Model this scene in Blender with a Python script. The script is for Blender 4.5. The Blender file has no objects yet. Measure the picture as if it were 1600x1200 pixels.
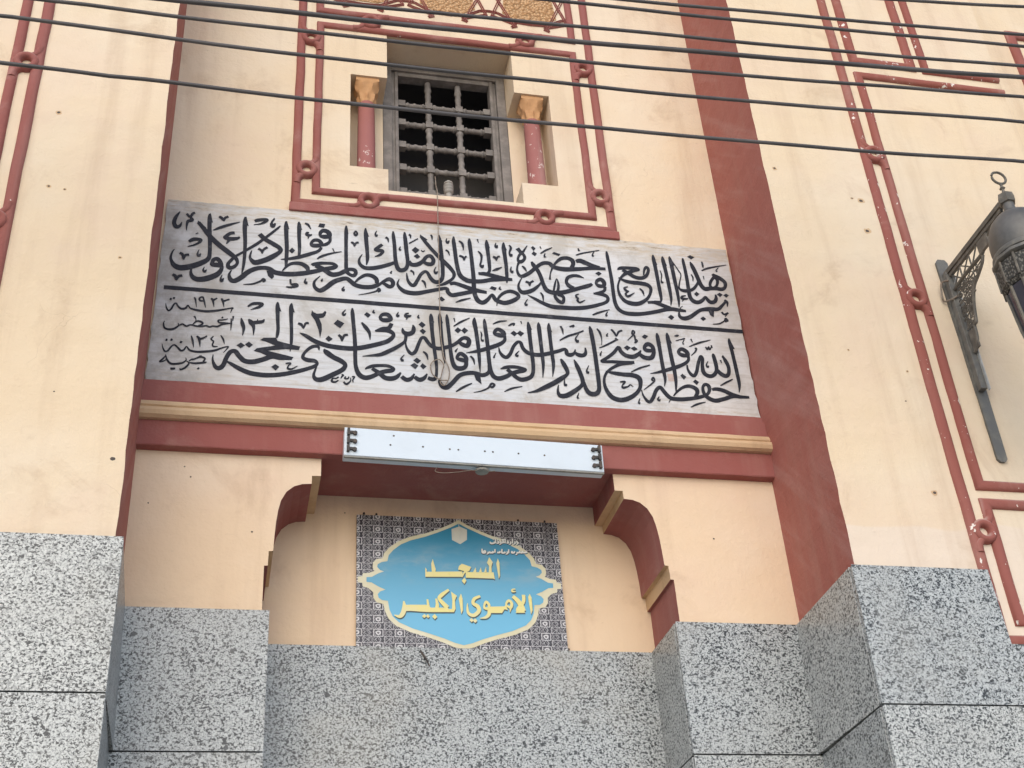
import bpy, bmesh, math, random
from mathutils import Vector, Matrix

# ------------------------------------------------------------------ camera, sky, sun, exposure
SC = bpy.context.scene
COL = SC.collection
random.seed(7)
cam = bpy.data.cameras.new("camera")
cam_o = bpy.data.objects.new("camera", cam)
COL.objects.link(cam_o)
cr, cu, cf = Vector((0.97647, -0.20677, -0.061257)), Vector((-0.064027, -0.549215, 0.833225)), Vector((0.205929, 0.809697, 0.549531))
cam_o.matrix_world = Matrix(((cr.x, cu.x, -cf.x, -1.0851), (cr.y, cu.y, -cf.y, -4.53763), (cr.z, cu.z, -cf.z, 1.6), (0, 0, 0, 1)))
cam.sensor_width = 36.0
cam.lens = 2019.594 / 1600 * 36
cam.clip_start = 0.05
cam.clip_end = 1000
SC.camera = cam_o

SUN_EL, SUN_AZ = math.radians(32), math.radians(197)     # azimuth clockwise from +Y; the veiled sun stands behind the camera
wd = bpy.data.worlds.new("World")
SC.world = wd
wd.use_nodes = True
wnt = wd.node_tree
bg = wnt.nodes["Background"]
sky = wnt.nodes.new("ShaderNodeTexSky")
sky.sky_type = 'NISHITA'
sky.sun_disc = False
sky.sun_elevation = SUN_EL
sky.sun_rotation = SUN_AZ
sky.altitude = 50
sky.air_density = 1.0
sky.dust_density = 1.6
sky.ozone_density = 1.0
wnt.links.new(sky.outputs[0], bg.inputs[0])
bg.inputs[1].default_value = 0.15
sun = bpy.data.lights.new("sun", 'SUN')
sun.energy = 1.0
sun.angle = math.radians(85)
sun.color = (1.0, 0.975, 0.945)
sun_o = bpy.data.objects.new("sun", sun)
COL.objects.link(sun_o)
sd = Vector((math.sin(SUN_AZ) * math.cos(SUN_EL), math.cos(SUN_AZ) * math.cos(SUN_EL), math.sin(SUN_EL)))
sun_o.rotation_euler = sd.to_track_quat('Z', 'Y').to_euler()
sun_o.location = sd * 30
SC.view_settings.view_transform = 'Standard'
SC.view_settings.look = 'None'
SC.view_settings.gamma = 1.0
SC.view_settings.use_curve_mapping = False
SC.view_settings.exposure = 0.48
SC.render.engine = 'CYCLES'

# ------------------------------------------------------------------ helpers
Y0, Y1, Y2 = 0.0, 0.635, 1.005            # pier face, recess wall, inner wall behind the arch
XA = 1.505                                 # half width of the recess

class MB:
    def __init__(s):
        s.v, s.f, s.m = [], [], []
    def face(s, pts, m=0):
        i = len(s.v)
        s.v += [tuple(p) for p in pts]
        s.f.append(tuple(range(i, i + len(pts))))
        s.m.append(m)
    def box(s, x0, x1, y0, y1, z0, z1, m=0, skip=''):
        P = lambda a, b, c: ((x0, x1)[a], (y0, y1)[b], (z0, z1)[c])
        Q = {'f': [P(0,0,0), P(1,0,0), P(1,0,1), P(0,0,1)], 'b': [P(1,1,0), P(0,1,0), P(0,1,1), P(1,1,1)],
             'l': [P(0,1,0), P(0,0,0), P(0,0,1), P(0,1,1)], 'r': [P(1,0,0), P(1,1,0), P(1,1,1), P(1,0,1)],
             't': [P(0,0,1), P(1,0,1), P(1,1,1), P(0,1,1)], 'd': [P(0,1,0), P(1,1,0), P(1,0,0), P(0,0,0)]}
        for k, q in Q.items():
            if k not in skip:
                s.face(q, m)
    def grid(s, rows, m=0, wrap=False):
        b = len(s.v)
        n = len(rows[0])
        for r in rows:
            s.v += [tuple(p) for p in r]
        for i in range(len(rows) - 1):
            for j in range(n if wrap else n - 1):
                k = (j + 1) % n
                s.f.append((b + i*n + j, b + i*n + k, b + (i+1)*n + k, b + (i+1)*n + j))
                s.m.append(m)
    def cap(s, ring, m=0):
        s.face(ring, m)
    def build(s, name, mats, parent=None, smooth=False, bevel=0.0, loc=None, recalc=True):
        me = bpy.data.meshes.new(name)
        me.from_pydata(s.v, [], s.f)
        mats = mats if isinstance(mats, (list, tuple)) else [mats]
        for mm in mats:
            me.materials.append(mm)
        for p, mi in zip(me.polygons, s.m):
            p.material_index = mi
            p.use_smooth = smooth
        bm = bmesh.new()
        bm.from_mesh(me)
        bmesh.ops.remove_doubles(bm, verts=bm.verts, dist=1e-5)
        if bevel:
            ed = [e for e in bm.edges if len(e.link_faces) == 2 and e.calc_face_angle(0) > 0.6]
            bmesh.ops.bevel(bm, geom=ed, offset=bevel, segments=2, affect='EDGES', profile=0.5)
        if recalc:
            bmesh.ops.recalc_face_normals(bm, faces=bm.faces)
        bm.to_mesh(me)
        bm.free()
        if smooth and hasattr(me, 'set_sharp_from_angle'):
            me.set_sharp_from_angle(angle=math.radians(50))
        return obj(name, me, parent, loc)

def obj(name, me, parent=None, loc=None):
    o = bpy.data.objects.new(name, me)
    COL.objects.link(o)
    o.parent = parent
    if loc:
        o.location = loc
    return o

def empty(name, loc, label, cat, group=None):
    o = bpy.data.objects.new(name, None)
    o.empty_display_size = 0.1
    COL.objects.link(o)
    o.location = loc
    o["label"] = label
    o["category"] = cat
    if group:
        o["group"] = group
    return o

def tag(o, label, cat, group=None):
    o["label"] = label
    o["category"] = cat
    if group:
        o["group"] = group
    return o

def keep(o, parent):
    """parent o without moving it"""
    o.parent = parent
    o.matrix_parent_inverse = Matrix.Translation(-Vector(parent.location))
    return o

def crom(pts, n, closed=False):
    out = []
    N_ = len(pts)
    segs = N_ if closed else N_ - 1
    for i in range(segs):
        g = (lambda k: pts[k % N_]) if closed else (lambda k: pts[min(max(k, 0), N_ - 1)])
        p0, p1, p2, p3 = g(i-1), g(i), g(i+1), g(i+2)
        for j in range(n):
            t = j / n
            out.append(tuple(0.5 * ((2*b) + (-a + c)*t + (2*a - 5*b + 4*c - d)*t*t + (-a + 3*b - 3*c + d)*t**3)
                             for a, b, c, d in zip(p0, p1, p2, p3)))
    if not closed:
        out.append(tuple(pts[-1]))
    return out

def tube(mb, pts, r, n=8, m=0, caps=True):
    pts = [Vector(p) for p in pts]
    rows = []
    up = Vector((0, 0, 1))
    for i, p in enumerate(pts):
        d = (pts[min(i+1, len(pts)-1)] - pts[max(i-1, 0)]).normalized()
        a = d.cross(up)
        if a.length < 1e-3:
            a = d.cross(Vector((1, 0, 0)))
        a.normalize()
        b = a.cross(d)
        rr = r[i] if isinstance(r, (list, tuple)) else r
        rows.append([p + a * (math.cos(2*math.pi*k/n) * rr) + b * (math.sin(2*math.pi*k/n) * rr) for k in range(n)])
    mb.grid(rows, m, wrap=True)
    if caps:
        mb.cap(rows[0][::-1], m)
        mb.cap(rows[-1], m)

def lathe(mb, prof, c, n=24, m=0, axis='z', sq=1.0):
    rows = []
    for r, h in prof:
        row = []
        for k in range(n):
            a = 2*math.pi*k/n
            x, y = math.cos(a)*r, math.sin(a)*r*sq
            row.append((c[0]+x, c[1]+y, c[2]+h) if axis == 'z' else (c[0]+h, c[1]+x, c[2]+y))
        rows.append(row)
    mb.grid(rows, m, wrap=True)
    mb.cap(rows[0][::-1], m)
    mb.cap(rows[-1], m)

def roll(mb, path, y, w, h, closed=False, jit=0.0, seg=0.16, ns=7, m=0):
    """half-round plaster moulding swept along a path (x, z) lying on a wall face at depth y"""
    P = [Vector((p[0], p[1])) for p in path]
    Q, corner = [], []
    n = len(P)
    for i in range(n if closed else n - 1):
        a, b = P[i], P[(i+1) % n]
        k = max(1, int((b - a).length / seg))
        for j in range(k):
            q = a.lerp(b, j / k)
            if j and jit:
                q = q + Vector((random.uniform(-jit, jit), random.uniform(-jit, jit)))
            Q.append(q)
    if not closed:
        Q.append(P[-1])
    rows = []
    L = len(Q)
    for i, q in enumerate(Q):
        a = Q[(i-1) % L] if (closed or i > 0) else None
        b = Q[(i+1) % L] if (closed or i < L-1) else None
        d1 = (q - a).normalized() if a is not None else None
        d2 = (b - q).normalized() if b is not None else None
        if d1 is None: d1 = d2
        if d2 is None: d2 = d1
        nn = Vector((-(d1.y + d2.y), d1.x + d2.x))
        nn.normalize()
        mi = 1.0 / max(0.5, nn.dot(Vector((-d1.y, d1.x))))
        hw = w / 2 * (1 + random.uniform(-1, 1) * jit * 12)
        row = []
        for k in range(ns):
            t = math.pi * k / (ns - 1)
            o = nn * (math.cos(t) * hw * mi)
            row.append((q.x + o.x, y - h * math.sin(t) ** 0.8 if 0 < k < ns - 1 else y + 0.004, q.y + o.y))
        rows.append(row)
    if closed:
        rows.append(rows[0])
    mb.grid(rows, m)
    if not closed:
        mb.cap(rows[0], m)
        mb.cap(rows[-1][::-1], m)

# ------------------------------------------------------------------ materials
class NT:
    def __init__(s, name):
        s.mat = bpy.data.materials.new(name)
        s.mat.use_nodes = True
        s.nt = s.mat.node_tree
        s.b = s.nt.nodes["Principled BSDF"]
        s.geo = s.nt.nodes.new("ShaderNodeNewGeometry")
        s.pos = s.geo.outputs["Position"]
    def put(s, sock, v):
        if isinstance(v, bpy.types.NodeSocket):
            s.nt.links.new(v, sock)
        elif isinstance(v, (tuple, list)) and len(v) == 3 and len(sock.default_value) == 4:
            sock.default_value = (*v, 1)
        else:
            sock.default_value = v
    def math(s, op, a, b=0.0, c=0.0, clamp=False):
        n = s.nt.nodes.new("ShaderNodeMath")
        n.operation = op
        n.use_clamp = clamp
        for i, q in enumerate((a, b, c)):
            s.put(n.inputs[i], q)
        return n.outputs[0]
    def mapp(s, scale, loc=(0, 0, 0), vec=None):
        n = s.nt.nodes.new("ShaderNodeMapping")
        s.put(n.inputs["Vector"], vec or s.pos)
        n.inputs["Scale"].default_value = scale
        n.inputs["Location"].default_value = loc
        return n.outputs[0]
    def noise(s, scale, detail=3, rough=0.5, vec=None, dist=0.0):
        n = s.nt.nodes.new("ShaderNodeTexNoise")
        s.put(n.inputs["Vector"], vec or s.pos)
        n.inputs["Scale"].default_value = scale
        n.inputs["Detail"].default_value = detail
        n.inputs["Roughness"].default_value = rough
        n.inputs["Distortion"].default_value = dist
        return n.outputs["Fac"]
    def voro(s, scale, vec=None, feature='F1'):
        n = s.nt.nodes.new("ShaderNodeTexVoronoi")
        n.feature = feature
        s.put(n.inputs["Vector"], vec or s.pos)
        n.inputs["Scale"].default_value = scale
        return n.outputs[0]
    def step(s, v, a, b, lo=0.0, hi=1.0):
        n = s.nt.nodes.new("ShaderNodeMapRange")
        n.interpolation_type = 'SMOOTHSTEP'
        s.put(n.inputs["Value"], v)
        for k, q in zip(("From Min", "From Max", "To Min", "To Max"), (a, b, lo, hi)):
            n.inputs[k].default_value = q
        return n.outputs[0]
    def mix(s, f, a, b):
        n = s.nt.nodes.new("ShaderNodeMix")
        n.data_type = 'RGBA'
        s.put(n.inputs[0], f)
        s.put(n.inputs[6], a)
        s.put(n.inputs[7], b)
        return n.outputs[2]
    def sep(s, v=None):
        n = s.nt.nodes.new("ShaderNodeSeparateXYZ")
        s.put(n.inputs[0], v or s.pos)
        return n.outputs
    def bump(s, h, strength, dist=0.01):
        n = s.nt.nodes.new("ShaderNodeBump")
        n.inputs["Strength"].default_value = strength
        n.inputs["Distance"].default_value = dist
        s.put(n.inputs["Height"], h)
        s.put(s.b.inputs["Normal"], n.outputs[0])
    def done(s, col, rough=0.7, spec=0.3, metal=0.0):
        s.put(s.b.inputs["Base Color"], col)
        s.put(s.b.inputs["Roughness"], rough)
        s.b.inputs["Specular IOR Level"].default_value = spec
        s.b.inputs["Metallic"].default_value = metal
        return s.mat

def plaster(name, base, dirt, amount=0.5, chips=None, chip_thr=0.80, tint2=None, patch=False, dust=None, smear=0.0):
    t = NT(name)
    big = t.noise(0.8, 4, 0.6)
    tint2 = tint2 or tuple(q * w for q, w in zip(base, (0.98, 0.92, 0.83)))
    c = t.mix(t.step(big, 0.33, 0.62, 0, 0.9), base, tint2)
    c = t.mix(t.step(t.noise(1.7, 5, 0.6, t.mapp((1, 1, 1), (4, 8, 2))), 0.46, 0.70, 0, 0.7), c, tuple(q * w for q, w in zip(base, (0.96, 0.89, 0.87))))
    if patch:       # newer render in a low strip along the granite of the right pier
        s = t.sep()
        lim = t.math('ADD', s[2], t.math('MULTIPLY', t.noise(1.3, 2, 0.5), 0.22))
        pm = t.math('MULTIPLY', t.step(lim, 4.19, 4.205, 1, 0), t.step(s[0], 1.3, 1.4))
        c = t.mix(t.math('MULTIPLY', pm, 0.75), c, (0.70, 0.60, 0.50))
    streak = t.noise(1.0, 5, 0.6, t.mapp((7, 7, 0.55)))
    c = t.mix(t.step(streak, 0.48, 0.74, 0, 0.36 * amount), c, dirt)
    blot = t.noise(2.6, 6, 0.68, dist=0.6)
    c = t.mix(t.step(blot, 0.54, 0.74, 0, 0.50 * amount), c, dirt)
    scuff = t.noise(1.0, 6, 0.75, t.mapp((9, 9, 34), (3, 1, 2)))
    c = t.mix(t.step(scuff, 0.64, 0.73, 0, 0.38 * amount), c, tuple(q * 0.6 for q in dirt))
    fleck = t.noise(46, 3, 0.6)
    c = t.mix(t.step(fleck, 0.71, 0.79, 0, 0.45 * amount), c, tuple(q * 0.5 for q in dirt))
    n = t.nt.nodes.new("ShaderNodeTexVoronoi")
    n.feature = 'DISTANCE_TO_EDGE'
    n.inputs["Scale"].default_value = 1.6
    dv = t.nt.nodes.new("ShaderNodeVectorMath")
    dv.operation = 'ADD'
    t.put(dv.inputs[0], t.pos)
    nz = t.nt.nodes.new("ShaderNodeTexNoise")
    nz.inputs["Scale"].default_value = 5.0
    nz.inputs["Detail"].default_value = 5
    t.put(nz.inputs["Vector"], t.pos)
    sv = t.nt.nodes.new("ShaderNodeVectorMath")
    sv.operation = 'SCALE'
    sv.inputs["Scale"].default_value = 0.22
    t.put(sv.inputs[0], nz.outputs["Color"])
    t.put(dv.inputs[1], sv.outputs[0])
    t.put(n.inputs["Vector"], dv.outputs[0])
    crack = t.math('MULTIPLY', t.step(n.outputs[0], 0.0, 0.003, 1, 0), t.step(t.noise(1.3, 2, 0.5, t.mapp((1, 1, 1), (9, 3, 1))), 0.64, 0.70, 0, 0.22 * min(1, amount + .2)))
    c = t.mix(crack, c, tuple(q * 0.45 for q in dirt))
    if smear:       # slanting brush and wash marks where the paint has faded
        rot = t.nt.nodes.new("ShaderNodeVectorRotate")
        rot.rotation_type = 'X_AXIS'
        t.put(rot.inputs["Vector"], t.pos)
        rot.inputs["Angle"].default_value = 0.75
        sm = t.noise(1.0, 5, 0.6, t.mapp((1.5, 9, 0.9), (2, 5, 1), rot.outputs[0]))
        c = t.mix(t.step(sm, 0.46, 0.70, 0, smear), c, (0.46, 0.27, 0.235))
    if dust:        # dust lying on upward faces
        nz_ = t.sep(t.geo.outputs["Normal"])[2]
        c = t.mix(t.math('MULTIPLY', t.step(nz_, 0.15, 0.75, 0, 0.65), t.step(t.noise(9, 4, 0.6), 0.3, 0.6, 0.4, 1)), c, dust)
    if chips:
        ch = t.noise(26, 4, 0.6, t.mapp((1, 1, 0.7), (5, 2, 9)))
        gate = t.step(t.noise(2.2, 2, 0.5), 0.40, 0.52, -0.05, 0.0)
        c = t.mix(t.step(t.math('ADD', ch, gate), chip_thr, chip_thr + 0.012), c, chips)
    hgt = t.math('ADD', t.math('MULTIPLY', t.noise(4.5, 5, 0.62), 1.5), t.math('MULTIPLY', t.noise(75, 3, 0.6), 0.18))
    t.bump(hgt, 0.5, 0.016)
    return t.done(c, 0.8, 0.2)

CREAM_C = (0.71, 0.605, 0.465)
cream = plaster("cream_plaster", CREAM_C, (0.42, 0.29, 0.19), 0.8, patch=True)
cream_in = plaster("cream_plaster_inner", (0.735, 0.595, 0.45), (0.42, 0.28, 0.18), 0.65)
cream_trim = plaster("tan_trim_plaster", (0.60, 0.44, 0.28), (0.30, 0.18, 0.10), 0.9)
RED_C = (0.295, 0.097, 0.085)
DUST = (0.50, 0.36, 0.31)
red = plaster("red_oxide_paint", RED_C, (0.40, 0.22, 0.185), 1.0, (0.60, 0.45, 0.38), 0.775, tint2=(0.31, 0.125, 0.11), dust=DUST)
brightened_red_reveal = plaster("brightened_faded_brown_red", (0.36, 0.125, 0.098), (0.42, 0.23, 0.18), 0.8, tint2=(0.37, 0.14, 0.112), smear=0.38)  # browner red, made lighter to stand in for light missing on the reveals
red_roll = plaster("red_moulding_paint", (0.285, 0.105, 0.093), (0.40, 0.23, 0.20), 1.1, (0.72, 0.65, 0.59), 0.715, dust=DUST)
red_chipped = plaster("chipped_red_moulding_paint", (0.285, 0.10, 0.083), (0.40, 0.23, 0.19), 1.1, (0.74, 0.68, 0.62), 0.642, dust=DUST)
col_red = plaster("worn_pink_column_paint", (0.33, 0.135, 0.125), (0.46, 0.30, 0.27), 1.6, (0.60, 0.48, 0.44), 0.64)
ochre = plaster("ochre_carving", (0.53, 0.31, 0.16), (0.30, 0.15, 0.075), 1.1)
mortar = plaster("dark_mortar", (0.10, 0.095, 0.085), (0.05, 0.05, 0.045), 0.5)

def make_granite():
    t = NT("speckled_granite")
    oi = t.nt.nodes.new("ShaderNodeObjectInfo")
    v = t.nt.nodes.new("ShaderNodeVectorMath")
    v.operation = 'ADD'
    t.put(v.inputs[0], t.pos)
    mv = t.nt.nodes.new("ShaderNodeVectorMath")
    mv.operation = 'SCALE'
    mv.inputs[0].default_value = (13.7, 7.1, 5.3)
    t.put(mv.inputs["Scale"], oi.outputs["Random"])
    t.put(v.inputs[1], mv.outputs[0])
    p = v.outputs[0]
    st = t.mapp((1, 1, 1.25), (0, 0, 0), p)
    g1 = t.noise(90, 2.2, 0.5, st, dist=0.8)
    g2 = t.noise(130, 2, 0.55, p)
    cl = t.noise(7, 3, 0.6, p)
    c = t.mix(t.step(t.noise(210, 2, 0.6, p), 0.35, 0.65), (0.43, 0.45, 0.445), (0.58, 0.60, 0.59))
    c = t.mix(t.step(g2, 0.47, 0.60, 0, 0.9), c, (0.25, 0.265, 0.265))
    thr = t.math('ADD', g1, t.math('MULTIPLY', t.math('SUBTRACT', cl, 0.5), 0.16))
    c = t.mix(t.step(thr, 0.505, 0.60), c, (0.030, 0.035, 0.039))
    big = t.noise(34, 2, 0.5, p)
    c = t.mix(t.step(big, 0.66, 0.70, 0, 0.9), c, (0.03, 0.034, 0.038))
    tone = t.mix(oi.outputs['Random'], (0.86, 0.88, 0.90), (1.04, 1.03, 1.01))
    mm = t.nt.nodes.new('ShaderNodeMix')
    mm.data_type = 'RGBA'
    mm.blend_type = 'MULTIPLY'
    mm.inputs[0].default_value = 1.0
    t.put(mm.inputs[6], c)
    t.put(mm.inputs[7], tone)
    c = mm.outputs[2]
    dust = t.noise(1.2, 5, 0.6)
    c = t.mix(t.step(t.noise(2.3, 5, 0.65, p), 0.45, 0.75, 0, 0.35), c, (0.33, 0.33, 0.31))
    c = t.mix(t.step(dust, 0.5, 0.75, 0, 0.22), c, (0.50, 0.46, 0.38))
    t.bump(t.noise(0.9, 2), 0.02, 0.02)
    return t.done(c, t.step(dust, 0.35, 0.7, 0.28, 0.46), 0.4)
granite = make_granite()

def simple(name, c, c2, scale=6, rough=0.6, metal=0.0, spec=0.4, bump=0.1, thr=(0.4, 0.7)):
    t = NT(name)
    f = t.noise(scale, 5, 0.6)
    t.bump(t.noise(scale * 4, 4, 0.6), bump, 0.005)
    return t.done(t.mix(t.step(f, *thr), c, c2), t.step(f, 0.3, 0.7, rough - 0.1, rough + 0.1), spec, metal)

wood = simple("weathered_grey_wood", (0.16, 0.142, 0.128), (0.25, 0.225, 0.205), 14, 0.75, bump=0.25)
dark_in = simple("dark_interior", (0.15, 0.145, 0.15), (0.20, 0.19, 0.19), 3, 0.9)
letter = simple("black_sign_paint", (0.020, 0.022, 0.031), (0.085, 0.088, 0.10), 21, 0.7, spec=0.2, bump=0.05, thr=(0.50, 0.82))
cable_m = simple("black_cable_rubber", (0.055, 0.052, 0.054), (0.10, 0.094, 0.094), 3, 0.55)
iron = simple("painted_iron", (0.135, 0.132, 0.122), (0.21, 0.20, 0.175), 18, 0.6, 0.3, bump=0.3)
iron_d = simple("dark_dusty_iron", (0.125, 0.115, 0.097), (0.22, 0.198, 0.165), 22, 0.65, 0.2, bump=0.3)
steel_pale = simple("pale_steel_strip", (0.42, 0.42, 0.40), (0.55, 0.55, 0.53), 20, 0.5, 0.2)
white_metal = simple("white_enamel", (0.60, 0.68, 0.75), (0.55, 0.62, 0.68), 5, 0.45, bump=0.02, thr=(0.5, 0.9))
under_metal = simple("grey_fixture_edge", (0.30, 0.30, 0.27), (0.20, 0.19, 0.17), 22, 0.6)
dark_clip = simple("dark_rusty_clip", (0.05, 0.045, 0.042), (0.12, 0.09, 0.07), 40, 0.7)
porcelain = simple("dusty_porcelain", (0.36, 0.34, 0.31), (0.26, 0.24, 0.21), 25, 0.5)
wire_m = simple("dull_wire", (0.22, 0.17, 0.13), (0.34, 0.30, 0.25), 30, 0.6, 0.3)
blue_glass = simple("smoky_blue_glass", (0.05, 0.055, 0.07), (0.08, 0.085, 0.10), 4, 0.15, spec=0.6)
street_m = simple("dusty_asphalt", (0.42, 0.39, 0.345), (0.48, 0.445, 0.395), 0.8, 0.9)

def make_panel_mat():
    t = NT("weathered_whitewashed_panel")
    s = t.sep()
    base = t.mix(t.step(t.noise(1.7, 4, 0.6), 0.35, 0.7), (0.56, 0.58, 0.605), (0.63, 0.625, 0.615))
    st = t.noise(1.0, 6, 0.7, t.mapp((3.2, 3, 52)))
    c = t.mix(t.step(st, 0.48, 0.68, 0, 0.65), base, (0.40, 0.385, 0.355))
    blot = t.noise(3.4, 6, 0.7, dist=0.5)
    c = t.mix(t.step(blot, 0.47, 0.66, 0, 0.7), c, (0.38, 0.36, 0.325))
    # peeling, water-stained strip along the upper edge and the grimy left end
    edge = t.math('ADD', s[2], t.math('MULTIPLY', t.noise(2.2, 5, 0.7), 0.16))
    top = t.step(edge, 6.02, 6.13)
    peel = t.noise(1.0, 6, 0.75, t.mapp((8, 5, 46), (1, 4, 0)))
    c = t.mix(t.math('MULTIPLY', top, t.step(peel, 0.42, 0.60, 0.15, 0.85)), c, (0.50, 0.42, 0.31))
    c = t.mix(t.math('MULTIPLY', top, t.step(peel, 0.57, 0.66, 0, 0.9)), c, (0.20, 0.17, 0.14))
    left = t.step(t.math('ADD', s[0], t.math('MULTIPLY', t.noise(3, 5, 0.7), 0.7)), -1.05, -0.55, 1, 0)
    c = t.mix(t.math('MULTIPLY', left, t.step(t.noise(6, 5, 0.7), 0.32, 0.65, 0.15, 0.95)), c, (0.30, 0.285, 0.26))
    rgt = t.step(t.math('SUBTRACT', s[0], t.math('MULTIPLY', t.noise(3.4, 5, 0.7), 0.5)), 1.02, 1.30)
    c = t.mix(t.math('MULTIPLY', rgt, t.step(t.noise(5, 5, 0.7), 0.35, 0.65, 0.1, 0.8)), c, (0.42, 0.395, 0.35))
    low = t.step(t.math('SUBTRACT', s[2], t.math('MULTIPLY', t.noise(2.5, 5, 0.7), 0.14)), 4.93, 5.02, 1, 0)
    c = t.mix(t.math('MULTIPLY', low, t.step(peel, 0.5, 0.68, 0, 0.8)), c, (0.47, 0.40, 0.31))
    cord = t.step(t.math('ABSOLUTE', t.math('ADD', t.math('ADD', s[0], 0.14), t.math('MULTIPLY', t.math('SUBTRACT', t.noise(4, 3, 0.6), 0.5), 0.22))), 0.02, 0.13, 0.75, 0)
    c = t.mix(t.math('MULTIPLY', cord, t.step(t.noise(5, 5, 0.7), 0.35, 0.65, 0.2, 0.8)), c, (0.43, 0.385, 0.33))
    fl = t.noise(1.0, 4, 0.7, t.mapp((24, 20, 110)))
    c = t.mix(t.step(fl, 0.66, 0.74, 0, 0.75), c, (0.22, 0.205, 0.19))
    t.bump(t.math('ADD', t.noise(1, 5, 0.6, t.mapp((4, 4, 30))), t.math('MULTIPLY', peel, 0.5)), 0.25, 0.006)
    return t.done(c, 0.6, 0.35)
panel_m = make_panel_mat()

def make_sign_pattern():
    """printed charcoal lattice of framed rings and lozenges"""
    t = NT("printed_lattice_pattern")
    tc = t.nt.nodes.new("ShaderNodeTexCoord")
    s = t.sep(tc.outputs["Object"])
    PX, PZ = 0.0985, 0.066
    def cell(ox, oz, px, pz):
        u = t.math('SUBTRACT', t.math('FRACT', t.math('ADD', t.math('DIVIDE', s[0], px), ox)), 0.5)
        w = t.math('SUBTRACT', t.math('FRACT', t.math('ADD', t.math('DIVIDE', s[2], pz), oz)), 0.5)
        return t.math('MULTIPLY', u, px), t.math('MULTIPLY', w, pz)
    AB = lambda q: t.math('ABSOLUTE', q)
    def band(v, c, w):
        return t.math('LESS_THAN', AB(t.math('SUBTRACT', v, c)), w)
    def boxd(u, w, a, b):
        return t.math('MAXIMUM', t.math('SUBTRACT', AB(u), a), t.math('SUBTRACT', AB(w), b))
    def length(u, w, k=1.0):
        return t.math('SQRT', t.math('ADD', t.math('MULTIPLY', u, u), t.math('MULTIPLY', t.math('MULTIPLY', w, w), k)))
    u, w = cell(0.5, 0.5, PX, PZ)
    frame = band(boxd(u, w, 0.021, 0.017), 0.0, 0.0016)
    ring = band(length(u, w, 1.25), 0.0088, 0.0032)
    u2, w2 = cell(0.0, 0.0, PX, PZ)
    frame2 = band(boxd(u2, w2, 0.0205, 0.0165), 0.0, 0.0012)
    cross = t.math('MULTIPLY', t.math('LESS_THAN', AB(t.math('SUBTRACT', AB(u2), t.math('MULTIPLY', AB(w2), 1.2))), 0.0016),
                   t.math('LESS_THAN', boxd(u2, w2, 0.0195, 0.0155), 0.0))
    u3, w3 = cell(0.5, 0.0, PX, PZ)
    loz = band(t.math('ADD', AB(u3), t.math('MULTIPLY', AB(w3), 0.7)), 0.0125, 0.0013)
    u4, w4 = cell(0.0, 0.5, PX, PZ)
    loz2 = band(t.math('ADD', AB(w4), t.math('MULTIPLY', AB(u4), 0.7)), 0.0115, 0.0013)
    u5, w5 = cell(0.25, 0.25, PX / 4, PZ / 4)
    fine = t.math('MULTIPLY', band(length(u5, w5), 0.0055, 0.0011), 0.55)
    m = frame
    for q in (ring, t.math('MULTIPLY', frame2, 0.8), t.math('MULTIPLY', cross, 0.7), t.math('MULTIPLY', loz, 0.75), t.math('MULTIPLY', loz2, 0.6), fine):
        m = t.math('MAXIMUM', m, q)
    c = t.mix(m, (0.036, 0.034, 0.044), (0.56, 0.55, 0.56))
    return t.done(c, 0.3, 0.4)
pattern_m = make_sign_pattern()

def make_blue():
    t = NT("printed_blue_field")
    tc = t.nt.nodes.new("ShaderNodeTexCoord")
    s = t.sep(tc.outputs["Object"])
    g = t.step(s[2], -0.25, 0.32)
    c = t.mix(g, (0.135, 0.43, 0.64), (0.035, 0.23, 0.37))
    cloud = t.noise(1.0, 5, 0.6, t.mapp((5, 5, 12), (0, 0, 0), tc.outputs["Object"]))
    haze = t.math('MULTIPLY', t.step(cloud, 0.42, 0.72), t.step(t.math('ABSOLUTE', t.math('SUBTRACT', s[2], 0.09)), 0.0, 0.16, 0.6, 0.0))
    c = t.mix(haze, c, (0.27, 0.38, 0.42))
    return t.done(c, 0.28, 0.4)
blue_m = make_blue()
gold_line = simple("printed_cream_gold_border", (0.60, 0.555, 0.36), (0.72, 0.70, 0.55), 3, 0.35, bump=0.0)
yellow_m = simple("printed_yellow_lettering", (0.73, 0.65, 0.25), (0.70, 0.65, 0.36), 6, 0.35, bump=0.0)
print_dark = simple("printed_dark_outline", (0.045, 0.085, 0.11), (0.04, 0.07, 0.09), 3, 0.35, bump=0.0)
print_white = simple("printed_white_lettering", (0.74, 0.74, 0.70), (0.68, 0.68, 0.63), 8, 0.35, bump=0.0)
print_grey = simple("printed_pale_lantern", (0.60, 0.60, 0.52), (0.52, 0.53, 0.48), 20, 0.4, bump=0.0)

# ------------------------------------------------------------------ setting: the street
g = MB()
g.face([(-150, -150, 0), (150, -150, 0), (150, 150, 0), (-150, 150, 0)])
o = g.build("street", street_m)
o["kind"] = "structure"

# ------------------------------------------------------------------ the mosque front
mosque = empty("mosque", (0, 0, 0), "cream and red mosque facade with a deep arched portal recess above a granite base", "building")
ZT = 9.6            # top of the built front
ZG = 3.858          # top of the granite base
XP = 3.12           # outer corner of the piers

def wobble_edge(x, y, z0, z1, a, step=0.07):
    n = int((z1 - z0) / step)
    return [(x + random.uniform(-a, a) * (0 < i < n), y + random.uniform(-a, a) * 0.5 * (0 < i < n), z0 + (z1 - z0) * i / n) for i in range(n + 1)]

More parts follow.
